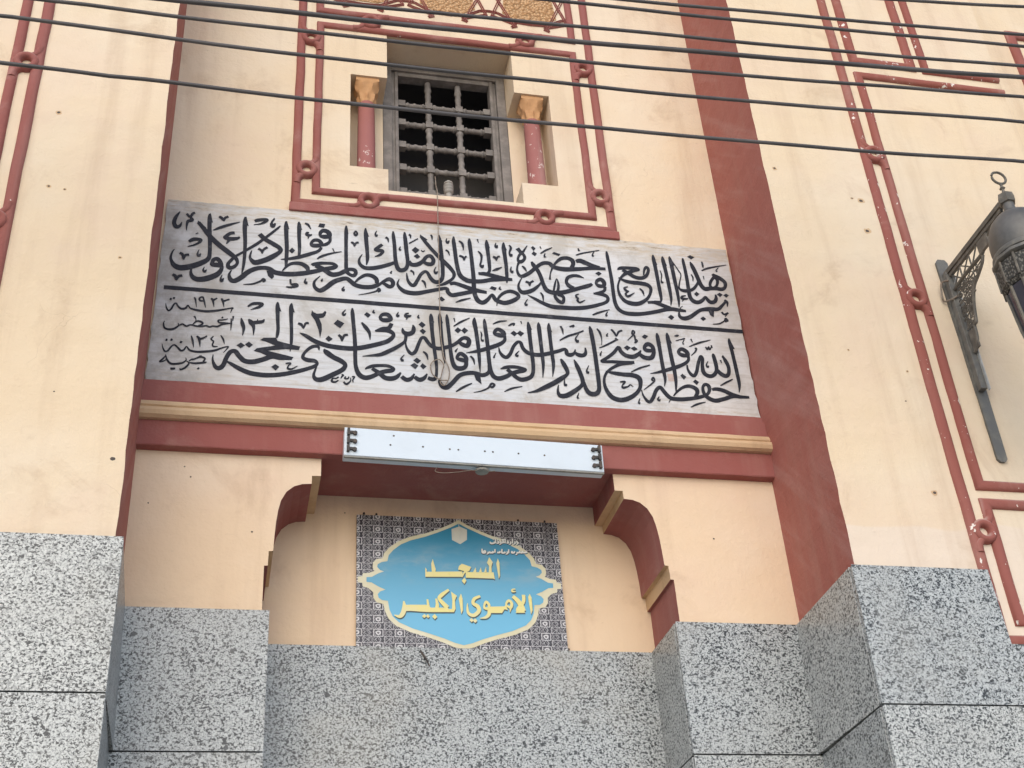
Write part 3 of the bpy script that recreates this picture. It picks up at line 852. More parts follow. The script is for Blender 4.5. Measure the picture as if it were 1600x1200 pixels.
INSCRIPTION = [
 ('first',"""S -1286,477,8 -1286,451,19 -1282,377,20 -1275,300,19 -1271,223,18 -1275,187,22 -1298,162,28 -1350,131,32 -1402,115,33 -1433,127,26 -1449,153,15 -1455,178,11 -1450,209,7 -1441,229,3
P -1291,466 -1284,483 -1267,418 -1276,423
R -1254,166,18 -1249,182,20 -1232,189,23 -1216,170,21 -1213,151,23 -1232,151,28 -1253,151,23
S -1211,158,17 -1208,128,18 -1228,91,28 -1276,61,32 -1317,52,29 -1341,64,23 -1352,88,14 -1351,118,7
S -1339,415,18 -1305,369,22 -1270,321,26 -1224,274,27 -1171,229,26 -1142,201,20 -1134,172,14 -1150,147,19 -1171,140,24 -1178,162,17 -1164,189,16 -1146,214,13 -1105,249,12 -1083,270,14 -1045,305,16 -1011,343,14 -973,386,13 -942,424,10 -932,438,4
P -1344,404 -1341,426 -1298,383 -1305,369
S -1109,477,8 -1109,445,22 -1109,397,21 -1103,319,18 -1101,242,16 -1102,180,14 -1105,139,10 -1109,107,3
P -1116,460 -1105,480 -1090,415 -1100,422
S -1157,365,16 -1178,360,18 -1197,340,18 -1200,329,22 -1176,324,23 -1145,330,18 -1130,341,8
S -1182,318,18 -1193,289,3
S -1263,370,4 -1231,391,15 -1181,418,13 -1135,439,3
S -1240,464,12 -1227,455,15 -1215,438,7 -1210,457,12 -1194,469,13
S -1062,453,14 -1044,463,19 -1002,471,16 -1011,454,14 -1035,438,8 -1065,430,3
S -964,486,3 -977,455,9 -970,434,18 -957,452,5
S -1433,473,4 -1452,431,17 -1456,394,19 -1443,372,22 -1427,381,14 -1419,406,2
S -1400,464,12 -1382,444,12 -1370,467,13 -1359,474,11
S -1383,447,10 -1371,425,18 -1390,414,15 -1394,385,8 -1393,354,2
S -1376,283,13 -1354,301,20 -1320,302,15 -1326,284,12 -1352,263,8 -1380,252,3
S -1347,336,3 -1334,345,3
S -1415,207,12 -1401,199,13 -1393,169,6 -1387,195,12 -1368,200,12
S -1323,238,2 -1329,212,8 -1322,200,15 -1313,213,4
S -1290,132,2 -1295,112,8 -1287,103,13 -1279,115,3
S -1438,69,12 -1424,61,15 -1416,37,5 -1409,60,13 -1391,67,13
S -1202,91,2 -1208,68,8 -1203,54,16 -1194,70,3"""),
 ('great',"""S -1159,126,4 -1169,97,12 -1161,68,23 -1142,60,27 -1112,83,26 -1079,122,26 -1041,148,25 -1003,157,23 -975,153,25 -951,135,28 -915,129,28 -864,131,28 -805,143,28 -750,161,25 -702,181,22 -662,193,25 -644,206,16 -662,219,18 -695,219,17 -727,215,20 -759,204,20 -768,198,11
S -750,197,23 -718,185,25 -694,167,27 -665,149,29 -629,158,25 -602,177,24 -577,192,20 -553,189,22 -546,172,18 -557,153,20 -577,159,18 -593,175,20
P -990,141 -957,137 -951,105 -961,89 -981,107
S -912,147,5 -885,185,14 -858,201,18 -822,202,23 -794,185,25 -786,165,18 -789,152,16
S -904,472,7 -903,437,21 -900,374,20 -895,295,19 -895,223,17 -896,181,10 -900,158,2
P -911,457 -900,475 -886,420 -894,423
P -885,278 -869,301 -853,284 -868,263
S -597,478,6 -597,440,18 -597,355,17 -596,276,17 -595,203,18 -593,172,16
P -604,464 -596,481 -585,423 -592,426
R -548,447,7 -540,431,9 -548,418,12 -555,429,10
S -571,371,11 -558,362,12 -554,344,4 -546,366,10 -532,373,11
S -741,242,6 -716,263,12 -668,286,9 -619,302,3
S -665,318,5 -655,293,3
S -1098,42,2 -1056,49,8 -1026,64,9 -1011,76,9 -1003,85,12 -995,77,10 -1007,69,10
S -871,98,8 -866,68,10 -842,68,16 -837,58,12 -865,48,11 -891,48,5
S -794,111,2 -799,90,10 -793,81,14 -788,91,3
S -711,117,3 -717,106,8 -712,101,11"""),
 ('fuad',"""S -840,476,7 -837,445,20 -836,381,18 -832,313,16 -832,271,14 -834,248,10
P -848,462 -838,479 -821,422 -829,424
S -922,219,3 -887,226,14 -847,238,20 -808,255,22 -768,275,20 -736,294,16 -721,320,13
R -721,338,19 -745,328,25 -768,329,23 -772,346,14 -756,363,20 -734,361,21
R -728,396,16 -728,417,17 -711,432,24 -688,422,26 -684,398,23 -710,391,27
S -682,404,17 -679,367,14 -697,343,18 -721,333,15
P -741,453 -734,478 -705,476 -711,450
S -786,410,5 -796,407,12 -797,393,15 -783,392,14 -771,399,4
S -787,389,10 -791,367,2
S -809,469,8 -793,461,13 -778,433,3
S -1034,371,24 -1021,357,24 -998,336,23 -962,314,25 -931,291,23 -928,268,20 -966,230,28 -1005,203,29 -1043,186,30 -1059,192,24 -1074,214,12 -1071,245,7 -1067,261,2
S -1036,277,13 -1021,266,12 -1016,248,5 -1010,272,11 -991,290,12
S -962,481,4 -979,447,10 -970,429,18 -957,446,4"""),
 ('king',"""S -497,473,6 -496,436,19 -492,372,20 -488,314,18 -487,267,16 -492,229,4
P -504,459 -495,476 -478,416 -486,418
S -513,298,2 -529,262,10 -525,231,17 -500,210,23 -460,212,24 -411,228,23 -369,248,20 -349,260,17
S -410,373,16 -431,352,18 -445,332,19 -414,331,21 -410,320,15 -427,299,13 -449,289,3
S -439,461,3 -446,439,8 -441,427,13 -435,437,3
S -393,423,13 -382,414,11 -378,390,2
S -353,468,6 -352,436,17 -347,372,18 -344,293,19 -337,241,21 -325,216,26 -304,215,24 -285,236,19 -280,278,18 -285,341,20 -289,405,20 -292,443,17 -293,470,6
S -276,276,23 -266,261,24 -250,255,25 -224,263,24 -199,287,20 -182,315,18 -160,323,22 -145,298,20 -153,273,21 -174,268,24 -195,279,17
P -258,352 -239,376 -216,357 -238,332
P -248,313 -229,331 -214,312 -230,297
S -208,358,3 -200,348,6 -189,357,4
S -316,370,2 -321,351,9 -314,343,12
S -271,456,12 -263,449,10 -262,430,3
S -271,395,7 -223,433,5
S -154,467,8 -149,453,9 -149,432,2"""),
 ('misr',"""S -725,133,3 -752,95,11 -749,60,18 -723,42,25 -692,65,25 -661,99,26 -629,120,25 -593,131,24 -569,113,25 -549,95,25 -512,86,26 -468,90,25 -436,105,22 -424,113,14 -399,136,17 -374,149,24 -358,132,22 -361,109,19 -377,101,23 -399,115,18 -415,121,10
S -553,105,7 -529,138,14 -496,163,19 -464,161,23 -442,142,23 -439,116,18
S -603,79,3 -612,63,9 -608,54,13 -601,64,3
S -532,33,2 -484,48,6 -444,65,8 -430,82,12 -424,71,10 -436,63,10
S -362,204,3 -368,191,9 -362,187,3"""),
 ('majesty',"""S -208,450,14 -179,407,20 -151,367,20 -118,325,22 -86,288,24 -58,254,23 -40,219,18 -48,187,14 -82,155,19 -107,140,12 -135,129,3
P -213,449 -211,463 -172,432 -183,420
S -112,471,6 -109,436,20 -104,372,20 -100,308,19 -98,240,19 -102,187,19 -119,159,23 -144,157,24 -164,180,20 -178,210,17 -192,217,17 -213,196,17 -231,158,17 -248,125,20 -264,124,20 -280,148,14 -285,178,8 -286,199,2
P -119,457 -110,474 -94,427 -102,427
S -267,217,10 -253,208,10 -249,187,2
S -133,254,2 -142,230,7 -136,212,15 -125,226,4
S -70,452,3 -73,435,8 -67,422,14 -57,439,4
S -79,372,9 -66,363,10 -59,337,2
S -210,158,8 -196,146,12 -189,111,2
S -33,469,6 -34,434,19 -30,380,20 -26,316,20 -18,248,21 -5,207,25 28,182,28 65,180,26 108,185,24 146,197,24 189,206,26 232,211,23 268,212,16
S 89,233,16 119,235,22 156,229,25 203,218,25 241,213,22
S 143,465,6 144,432,21 147,373,19 150,308,18 149,258,14 136,240,13
P 135,450 144,468 160,411 151,414
S 235,458,6 234,420,22 237,366,20 240,302,18 240,238,17 238,206,13 237,185,2
P 226,444 235,461 251,405 243,407
S -6,442,9 12,423,13 16,380,2
S -8,342,11 11,334,12 16,313,4 24,335,9 32,341,9
S 94,465,8 99,441,2
S 94,383,7 110,358,12 108,320,8 102,293,10 110,280,17 119,294,4
S 194,451,2 189,431,9 195,421,14 201,436,3
S 172,354,11 186,347,14 190,331,4 197,354,9 210,360,10
S 164,259,4 189,272,13 217,289,3
S 265,443,6 273,424,12 263,391,8 270,372,17 277,384,4
S 267,297,3 263,272,9 269,262,15 276,271,3"""),
 ('owner',"""S 51,465,6 51,432,20 56,352,19 59,283,20 62,209,21 61,141,22 65,90,23 80,55,27 105,47,25 131,70,19 149,98,13 158,99,17 169,74,23 189,61,26 223,56,26 266,76,24 293,101,19 286,122,22 257,134,21 227,126,18 200,103,15 182,73,11 177,44,4 175,31,2
P 43,451 51,468 63,415 57,414
S -64,147,14 -40,157,21 1,145,24 46,129,27 83,120,24 127,114,17
S -325,156,2 -334,122,11 -318,93,21 -290,75,26 -241,72,26 -187,88,22 -133,106,21 -83,119,18 -76,96,22 -56,79,24 -14,90,24 41,108,22 75,116,18
P -129,48 -110,65 -92,46 -109,33
S -39,34,3 -3,52,12 41,69,4
P 143,141 155,158 182,150 172,130
S 201,160,2 196,144,10 206,140,5"""),
 ('presence',"""R 332,395,17 345,372,16 337,349,16 317,336,23 307,352,13 316,380,13
S 308,427,23 330,395,20
S 364,451,3 337,404,13
S 313,336,15 302,308,9 298,276,11 307,245,18 328,242,21 364,267,21 397,302,20 425,329,20 452,343,23 478,341,25 494,323,25 515,315,28 554,311,29 603,316,27 665,326,22 719,335,22 786,337,17
P 383,439 395,452 409,437 397,418
P 384,398 396,416 414,402 401,383
S 499,329,10 519,358,14 547,383,21 579,389,23 604,377,26 608,352,21 597,326,20
S 625,370,18 648,378,28 678,367,29 712,352,26 755,340,23
P 497,411 507,423 543,413 533,397
S 489,309,10 477,273,5 472,241,9 472,232,11
S 433,404,6 463,429,10 502,453,3
S 434,453,6 439,435,2
S 459,409,3 453,390,8 458,380,13
S 629,414,6 667,432,8 763,462,4
S 645,463,6 650,444,11
S 733,450,3 722,427,7 727,416,13
S 326,308,6 338,296,13 348,273,3"""),
 ('reign',"""S 343,119,3 378,99,16 419,75,21 468,56,26 532,55,26 597,58,25 658,69,23 721,91,20 767,114,17 778,139,18 767,156,22 737,165,22 702,164,10
S 702,164,8 738,174,17 764,190,15 770,217,17
R 724,231,15 731,251,18 752,263,25 767,244,24 763,221,20 738,218,24
P 724,301 745,316 761,303 743,286
S 380,344,9 390,320,24 409,287,22 423,246,21 434,194,22 451,159,27 488,147,27 532,154,26 581,172,24 631,193,23 681,214,23 701,228,13
S 420,209,6 406,186,13 369,151,22 325,133,26 304,144,20 298,175,11 309,208,7 321,230,3
S 485,157,8 495,200,10 508,242,4 515,208,12 510,170,13 495,142,14 491,121,17 506,96,22 526,88,20 536,110,15 530,130,19 505,138,20
S 659,262,3 630,273,17 599,272,19 571,256,18 560,228,16 571,203,24 596,187,25
S 621,152,6 605,143,8 608,127,13 616,125,6 610,109,12 622,97,10 652,116,2
S 338,206,12 355,199,14 358,179,4 366,203,10 382,215,10
S 341,91,3 326,63,7 331,54,15 338,62,3
S 413,142,7 424,120,10 424,83,2
S 682,21,6 720,41,10 779,65,3
S 767,51,3 756,29,8 762,22,14"""),
 ('mosque',"""S 804,461,7 805,428,17 809,346,17 812,265,19 812,190,19 814,121,20 828,75,23 861,52,24 908,49,25 962,56,23 1035,76,22 1091,95,23 1127,102,24 1162,99,23 1205,96,14
S 996,133,15 1030,137,19 1077,122,24 1119,105,25
S 1067,464,6 1067,434,20 1071,357,20 1073,286,19 1075,216,19 1076,168,14 1072,146,7
S 1074,145,12 1034,141,16
P 1059,450 1068,468 1084,396 1075,396
S 1120,459,6 1121,428,21 1126,357,20 1130,286,20 1132,221,18 1132,168,13 1124,124,3
P 1113,444 1121,462 1139,395 1130,396
S 1160,463,6 1163,433,20 1167,361,21 1170,285,20 1173,220,18 1173,161,13 1169,118,3
P 1152,450 1162,467 1182,401 1172,403
S 851,339,4 872,352,20 918,357,20 958,357,21 971,351,16 943,341,19 900,320,20 870,292,13 854,263,9 842,219,10 846,172,16 866,136,22 899,119,27 943,120,25 987,148,18 1013,183,14 1025,227,18 1008,252,25 969,259,25 924,260,23 885,267,19 852,285,7
S 880,339,17 909,323,23 938,302,23 969,294,22 997,302,20 1017,324,16 1028,358,16 1019,373,17 1005,355,12 996,316,6
S 1094,356,3 1099,327,5 1092,293,4 1095,277,15 1102,283,3
P 1097,45 1115,63 1133,49 1115,29
S 898,228,6 877,217,10 886,200,16 899,198,4 880,180,10 891,163,14 930,191,2
S 962,223,7 976,206,11 982,174,2"""),
 ('building',"""S 1237,460,7 1237,435,16 1240,374,18 1241,303,19 1240,232,21 1243,189,23 1262,164,27 1289,164,23 1314,183,18 1330,203,12 1338,188,20 1353,170,25 1377,175,21 1390,198,18 1391,225,8
P 1267,216 1283,234 1299,219 1280,200
S 1172,434,3 1200,370,7 1210,338,5 1195,287,6 1188,249,10 1204,234,20 1231,234,22 1265,248,17 1292,281,13 1303,309,6
S 1219,200,6 1198,193,11 1194,179,16 1219,179,11 1229,185,3
S 1205,177,9 1191,157,2
S 1094,359,3 1099,327,7 1092,293,5 1096,277,13"""),
 ('this',"""S 1277,439,4 1284,412,22 1296,369,24 1307,321,24 1316,283,25 1335,258,27 1367,264,24 1405,267,24 1432,265,24 1454,281,17 1458,314,22 1434,339,26 1405,355,24 1395,366,15
S 1404,350,16 1380,317,15 1369,289,15 1373,273,16
S 1407,342,19 1417,321,17 1407,287,13 1387,271,11
P 1263,472 1283,486 1308,474 1286,456
S 1335,382,6 1370,402,11 1434,423,7 1487,438,3
S 1345,447,8 1347,419,10 1347,402,2
S 1437,415,3 1420,393,6 1426,385,12
S 1270,350,6 1277,328,8 1273,303,2
S 1339,346,6 1340,321,3"""),
 ('completed',"""S 1436,192,13 1450,177,13 1445,147,3
S 1447,187,12 1419,155,15 1392,128,20 1359,123,27 1327,120,26 1290,111,20 1260,89,20 1224,60,23 1191,46,25 1167,54,20 1164,80,9 1176,113,4 1191,128,2
P 1328,125 1369,126 1356,69 1339,81
P 1398,226 1416,240 1433,227 1414,209
P 1434,224 1453,237 1468,227 1450,209
P 1279,54 1297,69 1311,55 1292,39
S 1407,109,11 1420,94,11 1445,107,9
S 1442,104,4 1422,78,3
S 1344,23,3 1381,29,7 1411,48,7 1423,65,12 1432,54,10 1415,46,10"""),
 ('date',"""S -1325,-59,7 -1318,-75,8 -1311,-118,2
S -1280,-77,10 -1297,-76,10 -1300,-62,9 -1287,-54,10 -1280,-67,8 -1274,-91,8 -1268,-117,2
S -1247,-59,9 -1237,-68,12 -1229,-110,2
S -1237,-70,12 -1217,-54,7
S -1198,-54,8 -1190,-68,12 -1182,-106,2
S -1188,-70,12 -1175,-63,9 -1158,-55,8
S -1150,-137,2 -1143,-114,6 -1140,-106,7 -1166,-114,8 -1211,-128,12 -1263,-138,13 -1308,-135,12 -1339,-126,8 -1351,-110,6 -1361,-128,11 -1379,-134,11 -1395,-122,9 -1408,-103,8 -1418,-114,8 -1427,-139,9 -1439,-150,9 -1450,-132,6 -1455,-108,2
S -1439,-80,12 -1429,-81,13
S -1424,-72,11 -1415,-75,11
S -1144,-170,5 -1142,-198,8 -1142,-241,2
S -1135,-155,9 -1136,-183,3
S -1159,-174,4 -1185,-183,7 -1203,-186,8 -1199,-199,9 -1176,-199,8 -1148,-200,5 -1183,-209,8 -1205,-223,10 -1227,-223,9 -1242,-229,8 -1257,-223,8 -1275,-228,8 -1301,-230,9 -1331,-225,8 -1349,-234,9 -1368,-224,8 -1383,-232,6 -1389,-219,3
S -1383,-232,6 -1403,-253,11 -1428,-260,11 -1449,-252,9 -1455,-227,6 -1451,-212,2
S -1317,-172,9 -1308,-190,4 -1310,-207,4
S -1324,-227,3 -1303,-201,9 -1281,-204,11 -1276,-215,8 -1294,-227,7
S -1189,-167,11 -1182,-171,9
S -1097,-163,5 -1090,-194,19 -1082,-226,14 -1086,-267,2
S -1062,-167,7 -1049,-185,25 -1036,-212,15 -1035,-260,2
S -1048,-189,19 -1022,-182,19 -996,-175,17 -987,-160,3
S -1019,-163,3 -1020,-182,9
S -1070,-91,7 -1043,-71,16 -1001,-68,14 -1015,-88,15 -1041,-102,7 -1056,-109,2
S -1323,-288,5 -1314,-317,9 -1307,-356,2
S -1297,-288,8 -1285,-305,13 -1278,-351,2
S -1285,-305,13 -1270,-299,10 -1249,-283,5
S -1220,-281,5 -1230,-300,8 -1218,-311,7 -1222,-330,7 -1216,-341,9 -1197,-340,5
S -1187,-273,5 -1174,-296,9 -1167,-323,2
S -1169,-374,2 -1152,-347,6 -1149,-336,7 -1175,-345,8 -1211,-364,12 -1254,-374,13 -1294,-378,12 -1324,-371,10 -1340,-352,6 -1350,-371,9 -1364,-377,11 -1380,-360,9 -1396,-347,8 -1409,-358,8 -1422,-382,9 -1436,-387,9 -1447,-366,5 -1452,-345,2
S -1438,-321,13 -1429,-322,12
S -1416,-318,13 -1406,-320,11
S -1372,-327,11 -1362,-331,13
S -1431,-405,4 -1421,-436,9 -1401,-455,11 -1369,-452,11 -1348,-444,9 -1336,-429,5 -1339,-416,3
S -1429,-410,3 -1440,-429,8 -1454,-448,7 -1435,-442,6 -1425,-432,3
S -1334,-434,3 -1322,-446,7 -1335,-470,9 -1356,-485,9 -1360,-477,3
S -1323,-442,5 -1293,-444,10 -1250,-436,10 -1243,-431,3
S -1295,-421,4 -1310,-423,8 -1323,-434,4
S -1309,-427,6 -1288,-414,8 -1270,-406,11 -1251,-414,9 -1258,-432,8
S -1278,-404,9 -1267,-398,4
S -1281,-470,11 -1274,-475,11
S -1403,-484,12 -1381,-481,10"""),
 ('pilgrimage',"""S -1215,-387,2 -1215,-419,9 -1201,-455,19 -1182,-462,24 -1165,-443,21 -1153,-400,20 -1137,-367,21 -1115,-360,23 -1095,-386,23 -1067,-412,25 -1026,-413,27 -982,-396,25 -942,-376,25 -904,-382,20 -848,-380,16
P -1111,-325 -1091,-307 -1070,-322 -1090,-341
P -1072,-317 -1054,-299 -1033,-316 -1051,-335
P -1002,-285 -986,-270 -927,-264 -919,-283 -873,-294 -810,-307 -817,-328 -876,-328 -922,-314 -976,-291
P -1029,-351 -1015,-334 -933,-312 -873,-309 -876,-327 -966,-344 -905,-357 -840,-372 -851,-389 -919,-391 -949,-381 -995,-360
S -927,-50,5 -927,-77,19 -924,-145,17 -920,-207,15 -921,-240,15 -925,-267,8
P -937,-66 -926,-47 -907,-108 -916,-105
S -860,-51,5 -861,-80,20 -859,-153,16 -855,-220,15 -854,-287,13 -857,-324,5 -858,-341,2
P -871,-69 -859,-48 -842,-107 -851,-105
P -943,-436 -925,-419 -905,-433 -922,-456
S -877,-412,6 -854,-408,9 -865,-427,5 -864,-440,11 -846,-440,8 -820,-421,2"""),
 ('month',"""S -1154,-419,3 -1133,-431,15 -1095,-455,22 -1042,-478,25 -986,-485,25 -938,-483,24 -882,-472,23 -826,-454,22 -782,-437,20 -744,-418,18 -728,-400,14 -741,-385,21 -772,-383,23 -795,-371,18 -792,-347,13 -770,-317,15 -747,-300,17 -725,-301,14 -720,-322,2
S -697,-311,3 -685,-329,27 -654,-354,26 -615,-375,26 -594,-396,20 -607,-425,23 -652,-457,25 -701,-488,27 -731,-490,23 -743,-468,13 -736,-436,8 -726,-402,3
P -692,-251 -677,-231 -655,-248 -675,-267
S -825,-169,12 -808,-177,14 -798,-198,4 -789,-168,11 -773,-164,12
S -629,-222,12 -617,-233,13 -611,-258,4 -601,-224,12 -582,-217,12"""),
 ('twenty',"""P -760,-83 -753,-94 -736,-103 -709,-98 -696,-82 -689,-89 -694,-111 -704,-124 -724,-129 -711,-164 -709,-197 -717,-249 -726,-199 -743,-147 -764,-113
P -653,-156 -634,-130 -600,-149 -621,-181"""),
 ('in',"""S -816,-226,2 -787,-240,19 -740,-270,24 -686,-289,26 -620,-297,26 -550,-296,26 -484,-278,25 -406,-248,24 -374,-226,22 -358,-198,18 -374,-178,24 -401,-173,24 -449,-182,8
S -449,-183,9 -413,-166,21 -381,-157,20 -367,-128,18
R -419,-105,20 -423,-93,14 -409,-77,19 -385,-77,24 -370,-101,19 -385,-110,24 -407,-112,24
P -504,-86 -490,-70 -470,-85 -484,-105
S -454,-52,2 -458,-69,10 -448,-70,4
S -595,-65,2 -609,-88,9 -603,-98,13 -593,-87,3
S -516,-136,7 -496,-164,20 -478,-196,15 -474,-239,2"""),
 ('rites',"""S -562,-52,6 -561,-82,18 -557,-135,18 -551,-207,18 -547,-279,19 -546,-350,18 -542,-406,19 -526,-447,25 -496,-463,26 -461,-451,22 -430,-430,21 -399,-418,23 -370,-411,22 -361,-398,15 -387,-386,17 -422,-386,16 -461,-392,18 -488,-405,12 -498,-415,3
S -465,-407,17 -430,-430,23 -403,-455,25 -372,-458,26 -345,-446,21 -325,-419,7
S -322,-442,20 -299,-459,23 -275,-450,19 -259,-421,5
S -259,-439,19 -236,-454,24 -212,-443,19 -196,-416,5
S -168,-50,6 -167,-79,21 -165,-149,18 -161,-217,18 -156,-275,17 -150,-341,16 -149,-398,13 -155,-436,16 -171,-447,22 -193,-439,19
P -177,-65 -167,-47 -152,-104 -160,-103
P -263,-343 -245,-325 -224,-342 -242,-361
P -278,-373 -258,-357 -238,-372 -254,-394
P -230,-374 -218,-356 -198,-373 -215,-392
S -306,-313,2 -322,-336,8 -316,-348,13 -312,-340,2
S -213,-286,7 -197,-302,12 -190,-335,2
S -332,-55,2 -340,-76,9 -335,-80,13 -328,-72,3
S -280,-58,8 -294,-64,10 -296,-79,15 -276,-75,12 -268,-69,3
S -288,-83,8 -293,-99,2
S -229,-63,2 -234,-78,9 -226,-82,6
S -313,-152,3 -308,-176,21 -286,-186,26 -262,-172,21 -257,-147,18 -261,-128,4
S -296,-185,17 -299,-219,14 -307,-239,15 -343,-271,18 -383,-298,21 -422,-321,19 -473,-332,9 -511,-339,2"""),
 ('holding',"""S -299,-238,5 -295,-267,10 -280,-297,17 -264,-303,18 -248,-282,17 -235,-243,16 -219,-205,15 -203,-203,19 -187,-229,19 -168,-251,20 -136,-261,21 -96,-250,21 -63,-235,18 -34,-211,18 -13,-189,18 8,-185,23 21,-201,22 10,-232,24 -14,-226,24 -28,-215,16
P -233,-123 -216,-103 -196,-122 -213,-142
P -228,-162 -213,-146 -195,-161 -210,-182
P -51,-143 -34,-122 -15,-138 -34,-160
P -17,-140 0,-120 19,-137 -1,-160
S -123,-43,5 -123,-75,19 -120,-145,17 -117,-213,17 -112,-271,16 -108,-318,12 -107,-349,2
P -131,-59 -122,-40 -108,-104 -117,-102
S -87,-47,6 -86,-77,17 -82,-141,17 -78,-210,17 -75,-277,18 -67,-339,21 -52,-369,26 -24,-371,25 -3,-355,20 1,-324,19
R -43,-313,16 -39,-294,16 -23,-283,22 -2,-300,22 0,-322,20 -22,-320,23
S -39,-252,2 -50,-270,9 -46,-275,5
S 23,-293,8 37,-311,11 42,-344,2
S -51,-66,7 -47,-91,2
S -55,-119,4 -17,-88,10 30,-59,3"""),
 ('knowledge',"""S -130,-434,4 -136,-458,15 -123,-485,24 -100,-488,24 -71,-458,21 -34,-412,22 11,-395,23 47,-394,22 78,-403,22 103,-392,20 114,-374,16 117,-343,19
P 35,-400 67,-397 72,-458 45,-434
S -57,-510,5 -21,-482,12 24,-455,5
S 30,-508,2 70,-496,6 103,-477,8 122,-450,11 136,-456,11 123,-471,11 111,-462,10
S 184,-492,4 223,-470,10 277,-454,3
S 55,-54,5 53,-84,21 59,-138,19 64,-202,19 67,-265,17 68,-323,14 68,-388,2
P 45,-72 56,-51 70,-121 62,-118
S 106,-57,5 106,-84,17 110,-149,19 114,-222,19 116,-295,19 121,-367,20 135,-406,24 162,-416,25 199,-401,22 229,-380,20 262,-367,23 289,-359,21 299,-350,13 264,-342,18 231,-341,19 199,-347,18 172,-358,4
S 206,-358,19 229,-380,22 252,-404,22 279,-414,24 317,-399,21 335,-374,18 341,-325,18 340,-272,19 338,-218,19 336,-154,19 335,-89,21 333,-56,6
P 326,-69 334,-52 351,-103 342,-102
S 83,-139,3 87,-158,7 83,-181,4 89,-195,12 95,-187,3"""),
 ('and',"""R 155,-145,18 159,-126,17 176,-116,22 198,-132,25 200,-152,21 177,-152,26
S 204,-148,15 204,-180,16 182,-204,21 140,-227,23 90,-249,22 49,-264,16 2,-276,2
S 148,-86,4 182,-67,11 224,-58,3"""),
 ('study',"""S 171,-227,3 175,-256,12 190,-279,20 208,-285,19 228,-261,17 247,-216,16 270,-187,16 286,-190,18 293,-217,19 308,-240,22 332,-253,23 373,-257,23 423,-245,22 475,-226,19 516,-210,17 524,-239,23 544,-242,22 562,-228,12 569,-206,4
S 567,-226,12 582,-239,24 607,-240,22 622,-223,16 623,-191,6
P 236,-135 254,-117 273,-134 256,-152
P 269,-132 287,-114 308,-129 289,-151
S 228,-91,5 248,-76,11 261,-73,8 254,-87,5
S 295,-54,7 299,-72,2
S 155,-263,2 143,-288,7 145,-295,10
S 275,-240,2 257,-264,9 262,-273,13 269,-265,3
S 388,-54,5 388,-84,20 390,-164,19 392,-248,18 393,-316,15 385,-394,2
P 379,-70 389,-51 401,-108 392,-106
S 442,-54,5 441,-84,19 442,-159,18 444,-243,18 446,-312,16 436,-385,2
P 433,-69 443,-51 456,-110 447,-108
S 503,-66,8 511,-88,10 513,-118,2
S 551,-67,6 574,-57,11 566,-69,5
S 491,-158,5 538,-126,10 582,-107,10 624,-85,6
S 597,-106,2 577,-138,7 584,-157,16 591,-146,3
S 487,-272,8 498,-298,23 514,-340,21 512,-364,16 481,-391,24 438,-423,25 386,-455,23 344,-477,13 301,-490,2
S 556,-271,4 568,-307,21 580,-349,22 590,-397,21 581,-426,18 541,-463,23 497,-492,25 465,-494,23 456,-469,12 462,-431,3
S 496,-395,2 494,-419,8 498,-430,14 506,-423,3
S 563,-471,2 554,-495,7 557,-506,13
S 659,-54,6 663,-85,20 668,-160,21 671,-234,21 672,-308,21 673,-381,21 670,-443,20 652,-469,24 623,-471,26 604,-448,22 596,-404,12
P 651,-68 661,-51 677,-125 667,-124
S 631,-301,2 617,-332,7 621,-346,13 628,-338,2"""),
 ('opened',"""S 697,-64,7 711,-90,12 716,-130,4 712,-168,2
S 697,-187,3 729,-170,9 784,-135,10 800,-121,8
S 774,-62,11 789,-83,12 798,-103,6 812,-76,10 834,-64,10
S 790,-116,9 803,-130,9
S 754,-89,2 746,-102,8 750,-111,10
S 876,-262,17 820,-266,18 756,-267,18 701,-270,14 734,-244,17 771,-211,17 801,-173,16 811,-198,22 834,-221,24 872,-227,25 904,-207,19 920,-183,6
S 910,-207,19 936,-227,26 971,-224,24 988,-193,20 986,-155,23 964,-139,24 943,-159,18 948,-178,24 972,-180,21 985,-175,18
P 829,-174 848,-157 868,-170 848,-190
P 867,-173 888,-161 904,-177 882,-190
P 935,-96 952,-79 971,-88 953,-108
S 855,-126,3 888,-90,6 899,-69,8 891,-60,7 885,-80,9 896,-94,10 897,-125,6 893,-139,5 907,-126,7 902,-114,7
S 863,-268,13 802,-279,17 761,-301,15 724,-333,12 706,-369,12 702,-408,15 712,-450,21 737,-486,26 781,-497,26 829,-479,23 871,-443,18 891,-403,18 890,-359,27 858,-342,26 812,-341,23 761,-337,20 716,-329,4
S 785,-389,6 811,-385,10 795,-410,6 798,-422,12 825,-413,7 838,-402,6 852,-413,3
S 852,-323,5 902,-294,9 958,-272,5
S 708,-206,2 699,-229,9 703,-233,7
S 1021,-65,7 1022,-93,20 1024,-164,19 1025,-235,19 1027,-304,19 1029,-353,13 1019,-398,2
P 1013,-79 1023,-62 1036,-126 1028,-125"""),
 ('wa',"""R 1126,-181,19 1131,-164,17 1149,-156,24 1171,-173,25 1171,-193,20 1144,-194,25
S 1175,-190,16 1172,-223,15 1144,-250,18 1093,-276,21 1038,-298,19 993,-314,12 954,-324,2"""),
